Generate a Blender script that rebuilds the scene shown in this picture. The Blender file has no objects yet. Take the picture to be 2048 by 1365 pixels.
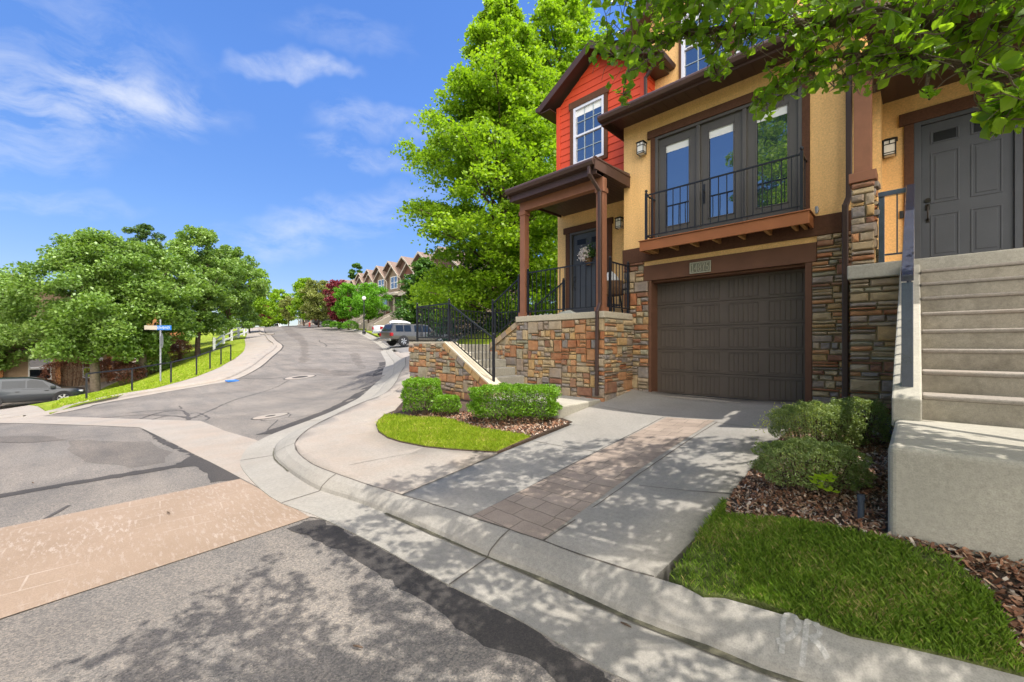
import bpy, bmesh, math, random
import numpy as np
from mathutils import Vector, Matrix
R = random.Random(7)
NR = np.random.default_rng(11)
sc = bpy.context.scene
COL = sc.collection
PI = math.pi
# ------------------------------------------------------------------ camera geometry (house axes: X along the facade, Y into the house)
F, AL, HOR, ZC = 826.0, math.radians(44.4), 690.0, 0.92
S_, C_ = math.sin(AL), math.cos(AL)
def ray(x, y):
    a = (x-1024)/F
    return np.array([a*C_-S_, a*S_+C_, -(y-HOR)/F])
def rt(r, t): return (-S_*t+C_*r, C_*t+S_*r)
def proj(X, Y, Z):
    t = -X*S_+Y*C_; r = X*C_+Y*S_
    return 1024+F*r/t, HOR-F*(Z-ZC)/t, t
def pl(x, y, **k):
    d = ray(x, y)
    t = k['Y']/d[1] if 'Y' in k else k['X']/d[0] if 'X' in k else (k['Z']-ZC)/d[2] if 'Z' in k else k['t']
    return np.array([0, 0, ZC])+t*d
# ------------------------------------------------------------------ terrain: a thin-plate surface through surveyed heights
CP = []
for p in [(0,0,-.6),(3,0,-.53),(8,0,-.4),(-3,0,-.6),(-3.5,1.6,-.6),(-1,2.05,-.6),(1.5,2.1,-.55),(6,2.1,-.4),(0,-4,-.62),(5,-5,-.5),(-5,-4,-.7),(-7,1.9,-.62),(-5.5,.5,-.61),
 (-2.4,7.3,-.13),(-2.4,5,-.337),(-2.4,3.2,-.50),(-5,5,-.36),(-5,3,-.51),(-8,5,-.30),(-8,4,-.36),(.1,3.1,-.25),(.1,6.5,.0),(4,4,-.1),(4,8,.2),(-3,10,.2)]: CP.append(p)
for r, t, z in [(-12.7,10.2,-.98),(-12.9,11.6,-.98),(-9,7,-.75),(-16,8,-1.35),(-17.9,17.4,-1.40),(-17.1,18.6,-1.17),(-16.5,20,-.92),(-16.4,21.4,-.66),(-16.7,22.8,-.43),(-17.1,24.2,-.25),(-17.4,25.6,-.07),
 (-3.7,8.0,-.52),(-4.6,13.5,-.33),(-5.8,19,-.1),(-6,27,.22),(-9,35,.62),(-9.3,40,1.12),(-15,46,1.9),(-24,60,3.2),(-33,80,4.8),(-38,100,6.0),(-45,140,6.6),(-60,200,6),
 (-26,25,-2.5),(-32,25,-2.7),(-20,24.5,-.9),(-22,28,-.6),(-26,36,.6),(-30,45,1.5),(-36,60,2.9),(-45,80,4.5),(-30,32,-1.8),(-40,35,-1.7),(-60,60,1),(-80,100,3),
 (-5,46,2.6),(-10,60,4.2),(-14,80,5.8),(-16,100,7.0),(0,35,2.0),(5,25,1.6),(-3,20,.75),(-2.5,15.5,.9),(0,12,.9),(10,40,3),(20,80,6),(-40,-20,-1.5),(-20,0,-1.2),(-25,10,-2.0),(-60,20,-3),(30,0,.5),(40,40,3),(0,-40,-1),(60,-20,1),(-60,-60,-2),
 (-300,300,0),(0,400,3),(300,300,3),(-400,0,-6),(400,0,2),(-300,-300,-6),(300,-300,0),(0,-400,-3)]: CP.append((*rt(r, t), z))
CP = np.array(CP)
def _U(d2): return np.where(d2 > 1e-9, .5*d2*np.log(np.maximum(d2, 1e-9)), 0)
_n = len(CP)
_A = np.zeros((_n+3, _n+3)); _A[:_n, :_n] = _U(((CP[:, None, :2]-CP[None, :, :2])**2).sum(-1))+np.eye(_n)*.15
_A[:_n, _n] = 1; _A[:_n, _n+1:] = CP[:, :2]; _A[_n, :_n] = 1; _A[_n+1:, :_n] = CP[:, :2].T
_W = np.linalg.solve(_A, np.concatenate([CP[:, 2], np.zeros(3)]))
def G(x, y):
    x = np.asarray(x, float); y = np.asarray(y, float)
    d2 = (x[..., None]-CP[:, 0])**2+(y[..., None]-CP[:, 1])**2
    return _U(d2)@_W[:_n]+_W[_n]+_W[_n+1]*x+_W[_n+2]*y
def Gz(x, y): return float(G(np.array([x]), np.array([y]))[0])
_T = np.concatenate([np.arange(1.2, 30, .02), np.arange(30, 260, .1)])
def at(px, py, off=0.):                        # where the ground (plus a rise) is met along a sight line: survey helper
    d = ray(px, py)
    h = ZC+_T*d[2]-G(_T*d[0], _T*d[1])-off
    i = np.where((h[:-1] > 0) & (h[1:] <= 0))[0]
    i = i[0] if len(i) else len(_T)-2
    u = h[i]/(h[i]-h[i+1]) if len(_T)-2 != i else 0
    tt = _T[i]+u*(_T[i+1]-_T[i])
    return np.array([0, 0, ZC])+tt*d
# ------------------------------------------------------------------ materials
MATS = {}
def nodes(name):
    m = bpy.data.materials.new(name); m.use_nodes = True
    nt = m.node_tree; b = nt.nodes['Principled BSDF']
    MATS[name] = m
    return m, nt, b
def N(nt, typ, **kw):
    n = nt.nodes.new(typ)
    for k, v in kw.items():
        if k in ('op',): n.operation = v
        elif hasattr(n, k) and k not in n.inputs: setattr(n, k, v)
        else: n.inputs[k].default_value = v
    return n
def ramp(nt, stops, interp='LINEAR'):
    n = nt.nodes.new('ShaderNodeValToRGB'); cr = n.color_ramp; cr.interpolation = interp
    while len(cr.elements) < len(stops): cr.elements.new(.5)
    for e, (p, c) in zip(cr.elements, stops):
        e.position = p; e.color = (*c, 1) if len(c) == 3 else c
    return n
def noise(nt, scale, detail=4, rough=.55, vec=None):
    n = nt.nodes.new('ShaderNodeTexNoise'); n.inputs['Scale'].default_value = scale
    n.inputs['Detail'].default_value = detail; n.inputs['Roughness'].default_value = rough
    if vec is not None: nt.links.new(vec, n.inputs['Vector'])
    return n
def mixc(nt, fac, a, b, typ='MIX'):
    n = nt.nodes.new('ShaderNodeMix'); n.data_type = 'RGBA'; n.blend_type = typ
    for sock, v in ((n.inputs[0], fac), (n.inputs[6], a), (n.inputs[7], b)):
        if hasattr(v, 'is_output') or hasattr(v, 'links'): nt.links.new(v, sock)
        else: sock.default_value = v if not isinstance(v, tuple) or len(v) == 4 else (*v, 1)
    return n.outputs[2]
def bump(nt, b, h, strength=.3, dist=.01):
    n = nt.nodes.new('ShaderNodeBump'); n.inputs['Strength'].default_value = strength; n.inputs['Distance'].default_value = dist
    nt.links.new(h, n.inputs['Height']); nt.links.new(n.outputs[0], b.inputs['Normal'])
def objco(nt, kind='Object'): return nt.nodes.new('ShaderNodeTexCoord').outputs[kind]
def M(name, col, rough=.65, var=.12, scale=3., grain=60., bmp=.15, bd=.004, metal=0., spec=.4, stain=None):
    """plain surface: base colour drifting by +-var over broad noise, fine grain in the bump"""
    m, nt, b = nodes(name)
    co = objco(nt)
    n1 = noise(nt, scale, 5, .6, co); n2 = noise(nt, grain, 3, .6, co)
    c = np.array(col)
    r1 = ramp(nt, [(.3, tuple(c*(1-var))), (.7, tuple(np.minimum(c*(1+var), 1)))])
    nt.links.new(n1.outputs[0], r1.inputs[0])
    out = r1.outputs[0]
    g = ramp(nt, [(.35, (1-var*.8,)*3), (.65, (1,)*3)]); nt.links.new(n2.outputs[0], g.inputs[0])
    out = mixc(nt, 1., out, g.outputs[0], 'MULTIPLY')
    if stain:
        n3 = noise(nt, stain[1], 6, .65, co); r3 = ramp(nt, [(.48, (0,)*3), (.66, (1,)*3)]); nt.links.new(n3.outputs[0], r3.inputs[0])
        ml = nt.nodes.new('ShaderNodeMath'); ml.operation = 'MULTIPLY'; nt.links.new(r3.outputs[0], ml.inputs[0]); ml.inputs[1].default_value = stain[2]
        out = mixc(nt, ml.outputs[0], out, stain[0])
    nt.links.new(out, b.inputs['Base Color'])
    b.inputs['Roughness'].default_value = rough; b.inputs['Metallic'].default_value = metal
    b.inputs['Specular IOR Level'].default_value = spec
    if bmp: bump(nt, b, n2.outputs[0], bmp, bd)
    return m
def leafmat(name, stops, trans=.35, rough=.5, spec=.35):
    """leaf surface: colour picked per leaf from a ramp, part of the light passing through"""
    m, nt, b = nodes(name)
    at_ = N(nt, 'ShaderNodeAttribute'); at_.attribute_name = 'v'
    r = ramp(nt, stops); nt.links.new(at_.outputs['Fac'], r.inputs[0])
    nt.links.new(r.outputs[0], b.inputs['Base Color'])
    b.inputs['Roughness'].default_value = rough; b.inputs['Specular IOR Level'].default_value = spec
    tr = nt.nodes.new('ShaderNodeBsdfTranslucent')
    tc = mixc(nt, 1., r.outputs[0], (1.25, 1.3, .5, 1), 'MULTIPLY'); nt.links.new(tc, tr.inputs[0])
    mx = nt.nodes.new('ShaderNodeMixShader'); mx.inputs[0].default_value = trans
    nt.links.new(b.outputs[0], mx.inputs[1]); nt.links.new(tr.outputs[0], mx.inputs[2])
    nt.links.new(mx.outputs[0], nt.nodes['Material Output'].inputs[0])
    return m
# ------------------------------------------------------------------ objects
WL = {}
def tag(o, label=None, cat=None, group=None, kind=None):
    if label: o['label'] = label
    if cat: o['category'] = cat
    if group: o['group'] = group
    if kind: o['kind'] = kind
    return o
def thing(name, label, cat, loc=(0, 0, 0), group=None, rz=0.):
    o = bpy.data.objects.new(name, None); o.empty_display_size = .2
    COL.objects.link(o); o.location = loc; o.rotation_euler[2] = rz
    WL[o.name] = np.array(loc, float)
    return tag(o, label, cat, group)
def link(name, me, parent=None, off=None):
    o = bpy.data.objects.new(name, me); COL.objects.link(o)
    if parent is not None: o.parent = parent
    WL[o.name] = np.zeros(3) if parent is None else WL[parent.name] if off is None else off
    return o
class MB:
    """collects shapes in world coordinates, then links them as ONE mesh object"""
    def __init__(s): s.v = []; s.f = []; s.a = []; s.cur = 0.; s.calls = []; s.marks = []
    def add(s, vs, fs):
        n = len(s.v); s.calls.append((n, len(s.f))); s.v += [tuple(map(float, p)) for p in vs]
        for f in fs: s.f.append([i+n for i in f]); s.a.append(s.cur)
        return s
    def box(s, x0, x1, y0, y1, z0, z1):
        x0, x1 = min(x0, x1), max(x0, x1); y0, y1 = min(y0, y1), max(y0, y1); z0, z1 = min(z0, z1), max(z0, z1)
        return s.add([(x0,y0,z0),(x1,y0,z0),(x1,y1,z0),(x0,y1,z0),(x0,y0,z1),(x1,y0,z1),(x1,y1,z1),(x0,y1,z1)],
                     [(0,3,2,1),(4,5,6,7),(0,1,5,4),(1,2,6,5),(2,3,7,6),(3,0,4,7)])
    def wall(s, x0, x1, y0, y1, z0, z1, holes):
        """wall along X with rectangular openings (xa, xb, za, zb)"""
        xs = sorted({x0, x1, *[h[0] for h in holes], *[h[1] for h in holes]})
        for a, b in zip(xs[:-1], xs[1:]):
            hs = sorted([(h[2], h[3]) for h in holes if h[0] <= a+1e-6 and h[1] >= b-1e-6]); z = z0
            for p, q in hs+[(z1, z1)]:
                if p-z > 1e-4: s.box(a, b, y0, y1, z, p)
                z = max(z, q)
        return s
    def hexa(s, p): return s.add(p, [(0,3,2,1),(4,5,6,7),(0,1,5,4),(1,2,6,5),(2,3,7,6),(3,0,4,7)])
    def bar(s, a, b, w, h=None, up=(0, 0, 1)):
        """square bar from a to b"""
        h = h or w; a = Vector(a); b = Vector(b); d = (b-a).normalized(); u = Vector(up)
        if abs(d.dot(u)) > .98: u = Vector((0, 1, 0))
        sx = d.cross(u).normalized()*(w/2); sz = sx.cross(d).normalized()*(h/2)
        return s.hexa([a-sx-sz, a+sx-sz, b+sx-sz, b-sx-sz, a-sx+sz, a+sx+sz, b+sx+sz, b-sx+sz])
    def tube(s, pts, r, n=8, cap=True):
        pts = [Vector(p) for p in pts]; k = len(pts)
        rs = r if isinstance(r, (list, tuple, np.ndarray)) else [r]*k
        vs = []; u = None
        for i, p in enumerate(pts):
            d = (pts[min(i+1, k-1)]-pts[max(i-1, 0)]).normalized()
            if u is None:
                u = d.orthogonal().normalized()
            else:
                u = (u-d*u.dot(d)).normalized()
            w = d.cross(u)
            for j in range(n):
                a = 2*PI*j/n; vs.append(p+(u*math.cos(a)+w*math.sin(a))*float(rs[i]))
        fs = [(i*n+j, i*n+(j+1) % n, (i+1)*n+(j+1) % n, (i+1)*n+j) for i in range(k-1) for j in range(n)]
        if cap: fs += [tuple(range(n))[::-1], tuple(range((k-1)*n, k*n))]
        return s.add(vs, fs)
    def prism(s, poly, axis, a, b):
        """2-D outline pushed along an axis; axis 'x' takes (y,z), 'y' takes (x,z), 'z' takes (x,y)"""
        def pt(p, c): return (c, p[0], p[1]) if axis == 'x' else (p[0], c, p[1]) if axis == 'y' else (p[0], p[1], c)
        n = len(poly); vs = [pt(p, a) for p in poly]+[pt(p, b) for p in poly]
        return s.add(vs, [tuple(range(n))[::-1], tuple(range(n, 2*n))]+[(i, (i+1) % n, (i+1) % n+n, i+n) for i in range(n)])
    def lathe(s, prof, c, n=16):
        vs = [(c[0]+r*math.cos(2*PI*j/n), c[1]+r*math.sin(2*PI*j/n), c[2]+z) for r, z in prof for j in range(n)]
        k = len(prof)
        return s.add(vs, [(i*n+j, i*n+(j+1) % n, (i+1)*n+(j+1) % n, (i+1)*n+j) for i in range(k-1) for j in range(n)]+[tuple(range(n))[::-1], tuple(range((k-1)*n, k*n))])
    def sweep(s, prof, path, close=False):
        """rectangular section (list of (side, up)) along a 3-D path, up stays vertical"""
        path = [Vector(p) for p in path]; k = len(path); n = len(prof); vs = []
        for i, p in enumerate(path):
            d = path[min(i+1, k-1)]-path[max(i-1, 0)]
            sd = Vector((d.y, -d.x, 0))
            sd = sd.normalized() if sd.length > 1e-6 else Vector((1, 0, 0))
            for a, b in prof: vs.append(p+sd*a+Vector((0, 0, b)))
        fs = [(i*n+j, (i+1)*n+j, (i+1)*n+(j+1) % n, i*n+(j+1) % n) for i in range(k-1) for j in range(n)]
        fs += [tuple(range(n)), tuple(range((k-1)*n, k*n))[::-1]]
        return s.add(vs, fs)
    def mark(s): s.marks.append((len(s.v), len(s.f))); return s
    def parts(s, name, mat, parent=None, **kw):
        """every shape (or marked run of shapes) becomes a part of its own"""
        st = s.marks or s.calls; en = st[1:]+[(len(s.v), len(s.f))]; out = []
        for (v0, f0), (v1, f1) in zip(st, en):
            q = MB(); q.v = s.v[v0:v1]; q.f = [[i-v0 for i in f] for f in s.f[f0:f1]]; q.a = s.a[f0:f1]
            if q.f: out.append(q.build(name, mat, parent, **kw))
        return out
    def build(s, name, mat, parent=None, smooth=False, bev=0., fix=True, local=False, seg=2):
        me = bpy.data.meshes.new(name)
        off = WL[parent.name] if (parent is not None and not local) else np.zeros(3)
        vs = np.array(s.v, float).reshape(-1, 3)-off
        me.from_pydata(vs.tolist(), [], s.f)
        at_ = me.attributes.new('v', 'FLOAT', 'FACE'); at_.data.foreach_set('value', np.array(s.a, 'f'))
        if fix:
            bm = bmesh.new(); bm.from_mesh(me); bmesh.ops.recalc_face_normals(bm, faces=bm.faces); bm.to_mesh(me); bm.free()
        if smooth: me.polygons.foreach_set('use_smooth', [True]*len(me.polygons))
        for m in (mat if isinstance(mat, (list, tuple)) else [mat]): me.materials.append(m)
        me.update()
        o = link(name, me, parent)
        if local and parent is not None: WL[o.name] = np.zeros(3)
        if bev:
            md = o.modifiers.new('bevel', 'BEVEL'); md.width = bev; md.segments = seg; md.limit_method = 'ANGLE'; md.angle_limit = .6
            md.harden_normals = False
        return o
def fastmesh(name, V, faces4, vals, mat, parent=None, smooth=False):
    """many separate quads at once (leaves, grass): V is (n,4,3) or (n,3,3)"""
    n, k = V.shape[:2]
    me = bpy.data.meshes.new(name); me.vertices.add(n*k); me.vertices.foreach_set('co', V.reshape(-1).astype('f'))
    me.loops.add(n*k); me.loops.foreach_set('vertex_index', np.arange(n*k, dtype='i'))
    me.polygons.add(n); me.polygons.foreach_set('loop_start', np.arange(0, n*k, k, dtype='i')); me.polygons.foreach_set('loop_total', np.full(n, k, 'i'))
    a = me.attributes.new('v', 'FLOAT', 'FACE'); a.data.foreach_set('value', np.asarray(vals, 'f'))
    me.materials.append(mat); me.update(calc_edges=True); me.validate()
    return link(name, me, parent)
def dup(o, loc=None, rz=None, scale=None, parent=None, label=None, group=None):
    c = o.copy(); COL.objects.link(c); WL[c.name] = WL[o.name]
    if parent is not None: c.parent = parent
    if loc is not None: c.location = loc
    if rz is not None: c.rotation_euler[2] = rz
    if scale is not None: c.scale = (scale,)*3 if not isinstance(scale, tuple) else scale
    for ch in list(o.children): dup(ch, parent=c)
    if label: c['label'] = label
    if group: c['group'] = group
    return c
def catmull(pts, step=.25):
    P = [np.array(p, float) for p in pts]; P = [2*P[0]-P[1]]+P+[2*P[-1]-P[-2]]; out = []
    for i in range(1, len(P)-2):
        n = max(1, int(np.linalg.norm(P[i+1]-P[i])/step))
        for j in range(n):
            u = j/n
            out.append(.5*((2*P[i])+(-P[i-1]+P[i+1])*u+(2*P[i-1]-5*P[i]+4*P[i+1]-P[i+2])*u*u+(-P[i-1]+3*P[i]-3*P[i+1]+P[i+2])*u**3))
    out.append(P[-2]); return np.array(out)
def offset2(path, d):
    """shift a plan polyline sideways (positive = to the right of travel)"""
    p = np.array(path)[:, :2]; t = np.gradient(p, axis=0); t /= np.linalg.norm(t, axis=1)[:, None]+1e-9
    return p+np.stack([t[:, 1], -t[:, 0]], 1)*d
def sheet(name, poly, mat, off=0., step=.5, skirt=.0, zf=None, parent=None):
    """ground covering: a plan outline draped over the terrain, with a downward edge"""
    zf = zf or (lambda x, y: G(x, y)+off)
    bm = bmesh.new()
    vs = [bm.verts.new((p[0], p[1], 0)) for p in poly]
    bm.faces.new(vs); bmesh.ops.triangulate(bm, faces=bm.faces[:])
    xs = [p[0] for p in poly]; ys = [p[1] for p in poly]
    for ax, lo, hi in ((0, min(xs), max(xs)), (1, min(ys), max(ys))):
        k = math.ceil(lo/step)*step
        while k < hi:
            co = [0, 0, 0]; co[ax] = k; no = [0, 0, 0]; no[ax] = 1
            bmesh.ops.bisect_plane(bm, geom=bm.verts[:]+bm.edges[:]+bm.faces[:], plane_co=co, plane_no=no, dist=1e-5)
            k += step
    bm.normal_update()
    for f in bm.faces:
        if f.normal.z < 0: f.normal_flip()
    z = zf(np.array([v.co.x for v in bm.verts]), np.array([v.co.y for v in bm.verts]))
    for v, q in zip(bm.verts, z): v.co.z = float(q)
    for f in bm.faces: f.smooth = True
    if skirt:
        be = [e for e in bm.edges if e.is_boundary]
        r = bmesh.ops.extrude_edge_only(bm, edges=be)
        for v in r['geom']:
            if isinstance(v, bmesh.types.BMVert): v.co.z -= skirt
        for f in r['geom']:
            if isinstance(f, bmesh.types.BMFace): f.smooth = False
    me = bpy.data.meshes.new(name); bm.to_mesh(me); bm.free()
    me.materials.append(mat)
    o = link(name, me, parent)
    return o
def inside(px, py, poly):
    """points-in-outline test, vectorised"""
    px = np.asarray(px); py = np.asarray(py); c = np.zeros(px.shape, bool); n = len(poly)
    for i in range(n):
        x0, y0 = poly[i][0], poly[i][1]; x1, y1 = poly[i-1][0], poly[i-1][1]
        with np.errstate(divide='ignore', invalid='ignore'):
            c ^= ((y0 > py) != (y1 > py)) & (px < (x1-x0)*(py-y0)/(y1-y0+1e-12)+x0)
    return c
# ------------------------------------------------------------------ material library
def asphalt(name, c1, c2, speck=.35, scale=.5):
    m, nt, b = nodes(name); co = objco(nt)
    big = noise(nt, scale, 5, .6, co); r = ramp(nt, [(.3, c1), (.7, c2)]); nt.links.new(big.outputs[0], r.inputs[0])
    st = N(nt, 'ShaderNodeMapping'); st.inputs['Scale'].default_value = (.35, 1.6, 1); nt.links.new(co, st.inputs[0])
    big2 = noise(nt, 1.3, 4, .65, st.outputs[0]); r2 = ramp(nt, [(.35, (.82,)*3), (.65, (1.12, 1.08, 1.03))]); nt.links.new(big2.outputs[0], r2.inputs[0])
    v = nt.nodes.new('ShaderNodeTexVoronoi'); v.inputs['Scale'].default_value = 120; nt.links.new(co, v.inputs['Vector'])
    rs = ramp(nt, [(0., (1-speck,)*3), (.5, (1., 1., 1.)), (1., (1+speck*1.5, 1+speck*1.3, 1+speck))]); nt.links.new(v.outputs['Color'], rs.inputs[0])
    fg = noise(nt, 260, 2, .6, co); rf = ramp(nt, [(.3, (.72,)*3), (.7, (1.22,)*3)]); nt.links.new(fg.outputs[0], rf.inputs[0])
    o = mixc(nt, 1., r.outputs[0], r2.outputs[0], 'MULTIPLY'); o = mixc(nt, 1., o, rf.outputs[0], 'MULTIPLY'); o = mixc(nt, 1., o, rs.outputs[0], 'MULTIPLY')
    nt.links.new(o, b.inputs['Base Color']); b.inputs['Roughness'].default_value = .85; b.inputs['Specular IOR Level'].default_value = .3
    bump(nt, b, v.outputs['Distance'], .5, .004)
    return m
def concrete(name, c, var=.08, stain=.35, tint=(.62, .45, .32), rough=.8, tscale=1.1, dirt=(.25, .22, .18)):
    m, nt, b = nodes(name); co = objco(nt); c = np.array(c)
    n1 = noise(nt, 1.6, 6, .65, co); r1 = ramp(nt, [(.3, tuple(c*(1-var))), (.72, tuple(c*(1+var)))]); nt.links.new(n1.outputs[0], r1.inputs[0])
    n2 = noise(nt, 160, 2, .5, co); r2 = ramp(nt, [(.3, (.8,)*3), (.6, (1.02,)*3)]); nt.links.new(n2.outputs[0], r2.inputs[0])
    n3 = noise(nt, tscale, 5, .7, co); r3 = ramp(nt, [(.45, (0,)*3), (.75, (stain,)*3)]); nt.links.new(n3.outputs[0], r3.inputs[0])
    n5 = noise(nt, 34, 4, .7, co); r5 = ramp(nt, [(.34, (.84,)*3), (.62, (1.05,)*3)]); nt.links.new(n5.outputs[0], r5.inputs[0])
    n4 = noise(nt, 11, 6, .78, co); r4 = ramp(nt, [(.55, (0,)*3), (.8, (stain*.9,)*3)]); nt.links.new(n4.outputs[0], r4.inputs[0])
    o = mixc(nt, 1., r1.outputs[0], r2.outputs[0], 'MULTIPLY'); o = mixc(nt, 1., o, r5.outputs[0], 'MULTIPLY'); o = mixc(nt, r3.outputs[0], o, tint); o = mixc(nt, r4.outputs[0], o, dirt)
    nt.links.new(o, b.inputs['Base Color']); b.inputs['Roughness'].default_value = rough; b.inputs['Specular IOR Level'].default_value = .35
    bump(nt, b, n2.outputs[0], .25, .003)
    return m
asphalt('asphalt', (.120, .110, .102), (.180, .166, .152), .42)
asphalt('asphalt_patch', (.040, .0365, .035), (.060, .055, .052), .22)
asphalt('crack_tar', (.055, .05, .05), (.08, .073, .07), .15)
concrete('concrete_walk', (.285, .252, .215), .10, .42, (.30, .215, .155))
concrete('concrete_drive', (.265, .248, .22), .12, .42, (.235, .21, .18))
concrete('concrete_curb', (.265, .247, .215), .12, .45, (.25, .22, .18))
concrete('concrete_block', (.37, .345, .285), .14, .55, (.30, .28, .235), tscale=2.2)
concrete('concrete_riser', (.33, .295, .235), .2, .85, (.13, .11, .085), tscale=3.5)
concrete('concrete_cap', (.50, .44, .33), .12, .4, (.36, .28, .2))
concrete('joint_dark', (.10, .085, .07), .2, .3, (.06, .05, .04))
def crosswalk():
    m, nt, b = nodes('stamped_band'); co = objco(nt)
    n1 = noise(nt, 1.4, 6, .65, co); r1 = ramp(nt, [(.3, (.215, .152, .102)), (.7, (.265, .192, .136))]); nt.links.new(n1.outputs[0], r1.inputs[0])
    mp = N(nt, 'ShaderNodeMapping'); mp.inputs['Scale'].default_value = (1.2, 5, 1); mp.inputs['Rotation'].default_value = (0, 0, .09); nt.links.new(co, mp.inputs[0])
    n2 = noise(nt, 7, 6, .75, mp.outputs[0]); r2 = ramp(nt, [(.52, (0,)*3), (.62, (.75,)*3)]); nt.links.new(n2.outputs[0], r2.inputs[0])
    n3 = noise(nt, .8, 3, .5, co); r3 = ramp(nt, [(.40, (.12,)*3), (.60, (1,)*3)]); nt.links.new(n3.outputs[0], r3.inputs[0])
    ml = N(nt, 'ShaderNodeMath', op='MULTIPLY'); nt.links.new(r2.outputs[0], ml.inputs[0]); nt.links.new(r3.outputs[0], ml.inputs[1])
    o = mixc(nt, ml.outputs[0], r1.outputs[0], (.34, .28, .23))
    br = nt.nodes.new('ShaderNodeTexBrick'); br.offset = .5; br.inputs['Scale'].default_value = 1.; br.inputs['Brick Width'].default_value = .44; br.inputs['Row Height'].default_value = .23; br.inputs['Mortar Size'].default_value = .006
    for k, v in (('Color1', (0,)*3), ('Color2', (0,)*3), ('Mortar', (1,)*3)): br.inputs[k].default_value = (*v, 1)
    mr = N(nt, 'ShaderNodeMapping'); mr.inputs['Rotation'].default_value = (0, 0, PI/2+.09); nt.links.new(co, mr.inputs[0]); nt.links.new(mr.outputs[0], br.inputs['Vector'])
    n5 = noise(nt, 2.3, 3, .6, co); r5 = ramp(nt, [(.5, (0,)*3), (.66, (.8,)*3)]); nt.links.new(n5.outputs[0], r5.inputs[0])
    m2 = N(nt, 'ShaderNodeMath', op='MULTIPLY'); nt.links.new(br.outputs['Color'], m2.inputs[0]); nt.links.new(r5.outputs[0], m2.inputs[1])
    o = mixc(nt, m2.outputs[0], o, (.36, .295, .24))
    g = noise(nt, 150, 2, .5, co); rg = ramp(nt, [(.3, (.82,)*3), (.62, (1.03,)*3)]); nt.links.new(g.outputs[0], rg.inputs[0]); o = mixc(nt, 1., o, rg.outputs[0], 'MULTIPLY')
    nt.links.new(o, b.inputs['Base Color']); b.inputs['Roughness'].default_value = .8; bump(nt, b, g.outputs[0], .3, .004)
crosswalk()
def stone():
    """ledge stone: a hue per stone from the face value, veined and mottled by noise"""
    m, nt, b = nodes('ledgestone'); co = objco(nt)
    a = N(nt, 'ShaderNodeAttribute'); a.attribute_name = 'v'
    r = ramp(nt, [(0., (.33, .135, .065)), (.10, (.43, .215, .105)), (.20, (.47, .305, .14)), (.33, (.42, .325, .20)), (.48, (.37, .30, .22)), (.60, (.27, .225, .195)), (.72, (.24, .215, .205)), (.82, (.31, .295, .22)), (.92, (.26, .13, .085))], 'CONSTANT')
    nt.links.new(a.outputs['Fac'], r.inputs[0])
    n1 = noise(nt, 9, 6, .65, co); r1 = ramp(nt, [(.3, (.66, .64, .62)), (.7, (1.25, 1.22, 1.15))]); nt.links.new(n1.outputs[0], r1.inputs[0])
    n2 = noise(nt, 3.4, 4, .6, co); r2 = ramp(nt, [(.42, (0,)*3), (.7, (.5,)*3)]); nt.links.new(n2.outputs[0], r2.inputs[0])
    o = mixc(nt, 1., r.outputs[0], r1.outputs[0], 'MULTIPLY'); o = mixc(nt, r2.outputs[0], o, (.36, .25, .14))
    nt.links.new(o, b.inputs['Base Color']); b.inputs['Roughness'].default_value = .85; b.inputs['Specular IOR Level'].default_value = .25
    n3 = noise(nt, 28, 6, .7, co); bump(nt, b, n3.outputs[0], .7, .02)
stone()
M('mortar', (.36, .30, .20), .9, .15, 4, 90, .5, .01)
def stucco(name, c):
    m, nt, b = nodes(name); co = objco(nt); c = np.array(c)
    n1 = noise(nt, 1.1, 5, .6, co); r1 = ramp(nt, [(.3, tuple(c*.93)), (.7, tuple(c*1.05))]); nt.links.new(n1.outputs[0], r1.inputs[0])
    n2 = noise(nt, 42, 5, .75, co); r2 = ramp(nt, [(.34, (.74,)*3), (.62, (1.06,)*3)]); nt.links.new(n2.outputs[0], r2.inputs[0])
    o = mixc(nt, 1., r1.outputs[0], r2.outputs[0], 'MULTIPLY')
    sm = N(nt, 'ShaderNodeMapping'); sm.inputs['Scale'].default_value = (5, 5, .35); nt.links.new(co, sm.inputs[0]); n4 = noise(nt, 1.6, 5, .65, sm.outputs[0]); r4 = ramp(nt, [(.34, (.945, .935, .92)), (.60, (1.02,)*3)]); nt.links.new(n4.outputs[0], r4.inputs[0]); o = mixc(nt, 1., o, r4.outputs[0], 'MULTIPLY')
    nt.links.new(o, b.inputs['Base Color'])
    b.inputs['Roughness'].default_value = .9; b.inputs['Specular IOR Level'].default_value = .2; bump(nt, b, n2.outputs[0], .6, .006)
stucco('stucco', (.86, .535, .225)); stucco('stucco_trim', (.105, .05, .03)); stucco('stucco_far', (.40, .29, .19))
M('brown_trim', (.085, .043, .030), .6, .12, 5, 120, .2, .002)
M('brown_column', (.24, .10, .052), .6, .1, 5, 120, .2, .002)
M('brown_gutter', (.062, .034, .026), .45, .12, 2, 40, .05, .002)
M('brown_header', (.135, .060, .032), .75, .12, 4, 90, .3, .003)
M('deck_fascia', (.30, .105, .035), .55, .1, 4, 90, .15, .002)
M('raw_joist', (.50, .27, .10), .7, .15, 9, 60, .3, .003)
M('red_siding', (.55, .060, .018), .6, .08, 2, 160, .25, .002)
M('grey_door', (.062, .066, .075), .5, .1, 2, 100, .1, .002)
M('grey_frame', (.085, .078, .070), .5, .1, 2, 100, .1, .002)
M('garage_paint', (.098, .076, .060), .6, .1, 2, 220, .35, .002)
M('white_vinyl', (.62, .64, .72), .4, .03, 2, 60, .03, .001)
M('black_iron', (.014, .015, .02), .42, .25, 6, 90, .1, .001)
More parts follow.
